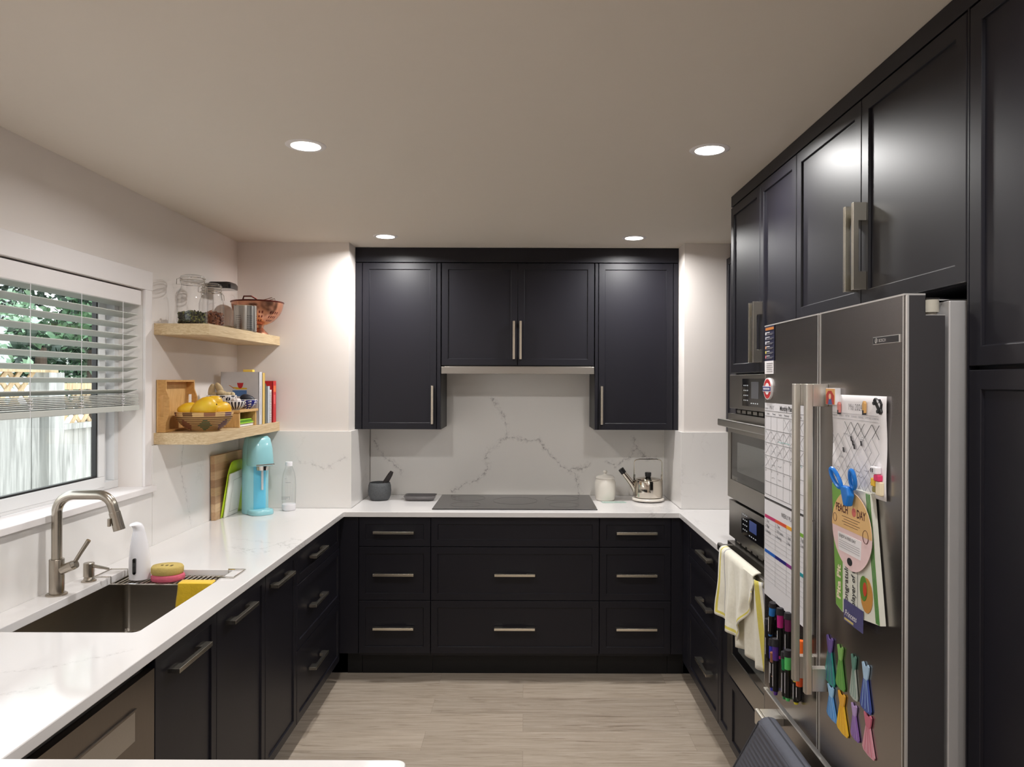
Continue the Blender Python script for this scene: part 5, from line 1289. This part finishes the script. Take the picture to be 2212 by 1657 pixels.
# rear column
w.rings([oval(.126, .108, .030, 0.001), oval(.130, .11, .030, .006), oval(.128, .11, .030, .25), oval(.120, .11, .028, .35), oval(.104, .105, .024, .400), oval(.086, .085, .022, .413)], tq)
w.build('column', parent=t, local=True, ang=60)
w = MB(); w.rings([oval(.124, .116, -.026, .258), oval(.127, .124, -.026, .268), oval(.119, .118, -.020, .35), oval(.103, .11, -.012, .399), oval(.084, .09, -.004, .4125)], tq); w.build('head', parent=t, local=True, ang=60)
w = MB(); w.rings([oval(.122, .125, -.028, .001), oval(.124, .127, -.028, .008), oval(.120, .122, -.028, .024), oval(.108, .108, -.028, .027)], tq); w.build('base', parent=t, local=True, ang=60)
w = MB(); w.rings([oval(.070, .02, -.018, .028), oval(.070, .02, -.018, .26)], tqd); w.build('recess_panel', parent=t, local=True, ang=60)
w = MB(); w.cyl((0, -.050, .235), (0, -.050, .262), .030, .033, chrome); w.cyl((0, -.05, .13), (0, -.05, .235), .006, m=M('tube_grey', (200, 206, 210), .2)); w.build('nozzle', parent=t, local=True)
w = MB(); w.box(-.05, .05, -.0895, -.082, .262, .269, chrome); w.build('trim_bar', parent=t, local=True, bevel=.002)
# water bottle
t = thing('water_bottle', 'clear plastic soda bottle with white cap and base beside the soda maker', 'bottle', (-1.283, 4.02, CT))
bx, by = -1.283, 4.022
w = MB(); w.lathe([(.036, .034), (.037, .08), (.0375, .13), (.036, .17), (.030, .205), (.020, .232), (.0155, .24), (.0155, .246)], (bx, by, CT), clear); w.build('body', parent=t, recalc=False)
w = MB(); w.lathe([(.033, .001), (.0365, .006), (.0365, .034), (.034, .036), (0, .036)], (bx, by, CT), whitep); w.build('base_cup', parent=t)
w = MB(); w.lathe([(.0185, .242), (.0185, .262), (.017, .265), (0, .265)], (bx, by, CT), whitep); w.build('cap', parent=t)
w = MB(); G = frame((bx, by-.0385, CT), (1, 0, 0), (0, 0, 1), (0, -1, 0)); w.line(G, [(-.006, .156), (.022, .156)], .0016, 0, grey_ink); w.line(G, [(-.010, .176), (.0, .176)], .001, 0, grey_ink)
for i in range(3): w.line(G, [(-.028, .078-i*.006), (.014-.008*i, .078-i*.006)], .0016, 0, grey_ink)
w.line(G, [(.016, .082), (.016, .064)], .001, 0, grey_ink); w.build('print', parent=t)

# ------------------------------------------------------------------ niche items
gr_ = M('granite', (78, 80, 82), .75, var=.35, scale=120, bump=.0015); mx_, my_ = -.858, 4.385
t = thing('mortar', 'dark grey granite mortar on the worktop left of the cooktop', 'mortar', (mx_, my_, CT))
w = MB(); w.lathe([(.050, .001), (.056, .006), (.066, .03), (.069, .055), (.066, .085), (.061, .103), (.057, .105), (.050, .10), (.046, .07), (.030, .04), (0, .034)], (mx_, my_, CT), gr_, 48); w.build('bowl', parent=t, recalc=False, ang=60)
w = MB(); w.tube([(mx_+.005, my_, CT+.05), (mx_+.03, my_, CT+.095), (mx_+.062, my_+.004, CT+.150), (mx_+.072, my_+.004, CT+.168)], [.020, .017, .014, .010], M('pestle_dark', (44, 38, 38), .5, var=.2), 20)
tag(w.build('pestle', ang=60), 'dark stone pestle leaning in the granite mortar', 'pestle')
t = thing('spoon_rest', 'flat dark grey rectangular dish with flared rim beside the mortar', 'dish', (-.615, 4.39, CT))
dm = M('glaze_grey', (104, 100, 100), .2, var=.15, scale=30)
w = MB(); rs = [[V3((x, y, CT+z)) for x, y in rrect(a, b, .02, 5, -.615, 4.385)] for a, b, z in ((.150, .085, .001), (.168, .10, .006), (.19, .125, .029), (.186, .121, .030), (.162, .095, .010), (.10, .05, .008))]
w.rings(rs, dm); w.build('dish_body', parent=t, ang=50)
# cooktop
t = thing('cooktop', 'black glass induction cooktop set in the back worktop', 'cooktop', (-.05, 4.3, CT))
ck = M('cooktop_glass', (44, 42, 43), .2, coat=.2)
MB().box(-.5045, .4065, 4.048, 4.562, CT+.0012, CT+.006, ck).build('glass_surface', parent=t, bevel=.0012)
MB().box(-.49, .39, 4.06, 4.55, CT+.0002, CT+.0012, black).build('underside', parent=t)
w = MB(); mk = M('zone_marks', (60, 60, 64), .3)
for cx_, cy_, r in ((-.33, 4.19, .085), (-.33, 4.42, .10), (-.05, 4.33, .13), (.23, 4.19, .085), (.23, 4.42, .10)):
    w.tube([(cx_+r*math.cos(a), cy_+r*math.sin(a), CT+.0061) for a in [i*2*PI/40 for i in range(40)]], .0004, mk, 4, closed=True)
w.build('zone_marks', parent=t)
# ceramic jar
jx, jy = .487, 4.40; cer = M('cream_ceramic', (226, 220, 210), .22, var=.02)
t = thing('ceramic_jar', 'white lidded ceramic jar right of the cooktop', 'jar', (jx, jy, CT))
w = MB(); w.lathe([(.050, .001), (.056, .006), (.062, .03), (.0635, .08), (.062, .108), (.054, .122), (.052, .128), (.055, .131)], (jx, jy, CT), cer, 40); w.build('body', parent=t)
w = MB(); w.lathe([(.057, .1315), (.057, .137), (.046, .147), (.015, .152), (.008, .156), (.009, .163), (.013, .170), (.010, .177), (0, .179)], (jx, jy, CT), cer, 40); w.build('lid', parent=t)
w = MB(); G = frame((0, 0, CT), (1, 0, 0), (0, 1, 0), (0, 0, 1)); w.prism(G, [(.462, 4.295), (.600, 4.295), (.59, 4.335), (.455, 4.335)], .0005, .0035, M('glass_mat', (176, 200, 190), .15))
tag(w.build('spoon_tile'), 'small pale green glass tile on the worktop in front of the ceramic jar', 'tile')
# kettle
kx, ky = .738, 4.37; kch = M('kettle_steel', (206, 198, 186), .1, 1, var=.03)
t = thing('trivet', 'round white trivet under the kettle', 'trivet', (kx, ky, CT))
MB().lathe([(.085, .006), (.094, .009), (.095, .018), (.091, .022), (0, .022)], (kx, ky, CT), cer, 48).build('plate', parent=t)
w = MB()
for a in (0, 2.1, 4.2): w.cyl((kx+.07*math.cos(a), ky+.07*math.sin(a), CT+.0005), (kx+.07*math.cos(a), ky+.07*math.sin(a), CT+.007), .008, m=black, n=12)
w.build('feet', parent=t)
t = thing('kettle', 'stainless stovetop kettle with black knob and capped spout on a white trivet', 'kettle', (kx, ky, CT+.022))
kz = CT+.0225
w = MB(); w.lathe([(.078, .001), (.084, .005), (.086, .012), (.086, .098), (.083, .104), (.072, .107)], (kx, ky, kz), kch, 56); w.build('body', parent=t)
w = MB(); w.lathe([(.071, .106), (.069, .112), (.04, .118), (.014, .120), (0, .120)], (kx, ky, kz), kch, 48); w.build('lid', parent=t)
w = MB(); w.lathe([(.012, .119), (.017, .124), (.019, .144), (.017, .148), (0, .148)], (kx, ky, kz), black); w.build('knob', parent=t)
w = MB(); w.tube([(kx-.070, ky, kz+.045), (kx-.095, ky, kz+.080), (kx-.148, ky, kz+.148)], [.024, .017, .0135], kch, 20); w.build('spout', parent=t)
w = MB(); w.cyl((kx-.144, ky, kz+.143), (kx-.162, ky, kz+.168), .0165, .017, black, 20); w.build('spout_cap', parent=t)
w = MB(); hw_ = .082
w.tube([(kx-hw_, ky, kz+.100), (kx-hw_-.001, ky, kz+.12), (kx-hw_, ky, kz+.205)] + [(kx-hw_+.018-.018*math.cos(a), ky, kz+.205+.018*math.sin(a)) for a in (.4, .8, 1.2)] + [(kx-.05, ky, kz+.226), (kx+.05, ky, kz+.226)] + [(kx+hw_-.018+.018*math.cos(a), ky, kz+.205+.018*math.sin(a)) for a in (1.2, .8, .4)] + [(kx+hw_, ky, kz+.205), (kx+hw_+.001, ky, kz+.12), (kx+hw_, ky, kz+.100)], .0028, kch, 8)
for s_ in (-1, 1): w.cyl((kx+s_*hw_, ky, kz+.098), (kx+s_*hw_, ky, kz+.136), .0055, m=kch, n=10)
w.build('handle', parent=t)

# ------------------------------------------------------------------ lights
lens_m = bpy.data.materials.new('lamp_lens'); lens_m.use_nodes = True; nt = lens_m.node_tree
b = nt.nodes['Principled BSDF']; b.inputs['Emission Color'].default_value = (1, .93, .84, 1); b.inputs['Emission Strength'].default_value = 14
W_ = 13.0
def downlight(x, y, lab, vis=True, p=1.0):
    t = thing('ceiling_light', lab, 'ceiling light', (x, y, CEIL), group='recessed ceiling downlights')
    w = MB(); w.lathe([(.048, -.003), (.062, -.003), (.066, -.0006), (.066, 0)], (x, y, CEIL), trimw, 40)
    w.build('trim_ring', parent=t, recalc=False)
    MB().cyl((x, y, CEIL-.0035), (x, y, CEIL-.001), .0475, m=lens_m, n=40).build('lens', parent=t)
    L = bpy.data.lights.new('lamp', 'AREA'); L.shape = 'DISK'; L.size = .09; L.energy = W_*p; L.color = (1, .985, .968); L.spread = math.radians(165)
    o = bpy.data.objects.new('lamp', L); COL.objects.link(o); o.parent = t; o.location = (0, 0, -.006)
for x, y, lab in ((-.72, 2.42, 'round recessed ceiling light above the sink side, nearer of the two on the left'), (.615, 2.45, 'round recessed ceiling light nearer the fridge, right'),
                  (-.742, 3.93, 'round recessed ceiling light above the left end of the wall cabinets'), (.588, 3.95, 'round recessed ceiling light above the right end of the wall cabinets')):
    downlight(x, y, lab, p=1.08 if y > 3 else 1)
for x, y, k in ((-.73, .9, 1), (.60, .9, 1), (-.73, -.6, 2), (.60, -.6, 2), (-.3, -2.1, 3), (1.6, -1.6, 3)):
    downlight(x, y, ['', 'round recessed ceiling light over the peninsula behind the frame', 'round recessed ceiling light behind the camera', 'round recessed ceiling light of the adjoining room'][k], p=.68)

world = bpy.data.worlds.new('sky'); SC.world = world; world.use_nodes = True
nt = world.node_tree; bg = nt.nodes['Background']
tc = nt.nodes.new('ShaderNodeTexCoord'); sp_ = nt.nodes.new('ShaderNodeSeparateXYZ'); nt.links.new(tc.outputs['Generated'], sp_.inputs[0])
cr = nt.nodes.new('ShaderNodeValToRGB'); cr.color_ramp.elements[0].position = .0; cr.color_ramp.elements[0].color = (.95, .96, .97, 1); cr.color_ramp.elements[1].position = .8; cr.color_ramp.elements[1].color = (.82, .90, 1, 1)
nt.links.new(sp_.outputs[2], cr.inputs[0]); nt.links.new(cr.outputs[0], bg.inputs[0]); bg.inputs[1].default_value = 4.0

# ------------------------------------------------------------------ camera
cam = bpy.data.cameras.new('camera'); co = bpy.data.objects.new('camera', cam); COL.objects.link(co)
cam.sensor_fit = 'HORIZONTAL'; cam.sensor_width = 36; cam.lens = 1590/2212*36; cam.shift_x = -26/2212; cam.shift_y = -3.5/2212; cam.clip_start = .05
co.matrix_world = Matrix.Translation((0, 0, 1.625)) @ Matrix.Rotation(math.radians(90), 4, 'X') @ Matrix.Rotation(math.radians(.18), 4, 'Z')
SC.camera = co
SC.view_settings.view_transform = 'Standard'; SC.view_settings.look = 'None'; SC.view_settings.gamma = 1; SC.view_settings.exposure = -.22
SC.view_settings.use_curve_mapping = False
SC.cycles.use_denoising = True; SC.cycles.max_bounces = 10; SC.cycles.diffuse_bounces = 5; SC.cycles.transparent_max_bounces = 24
SC.cycles.sample_clamp_indirect = 6
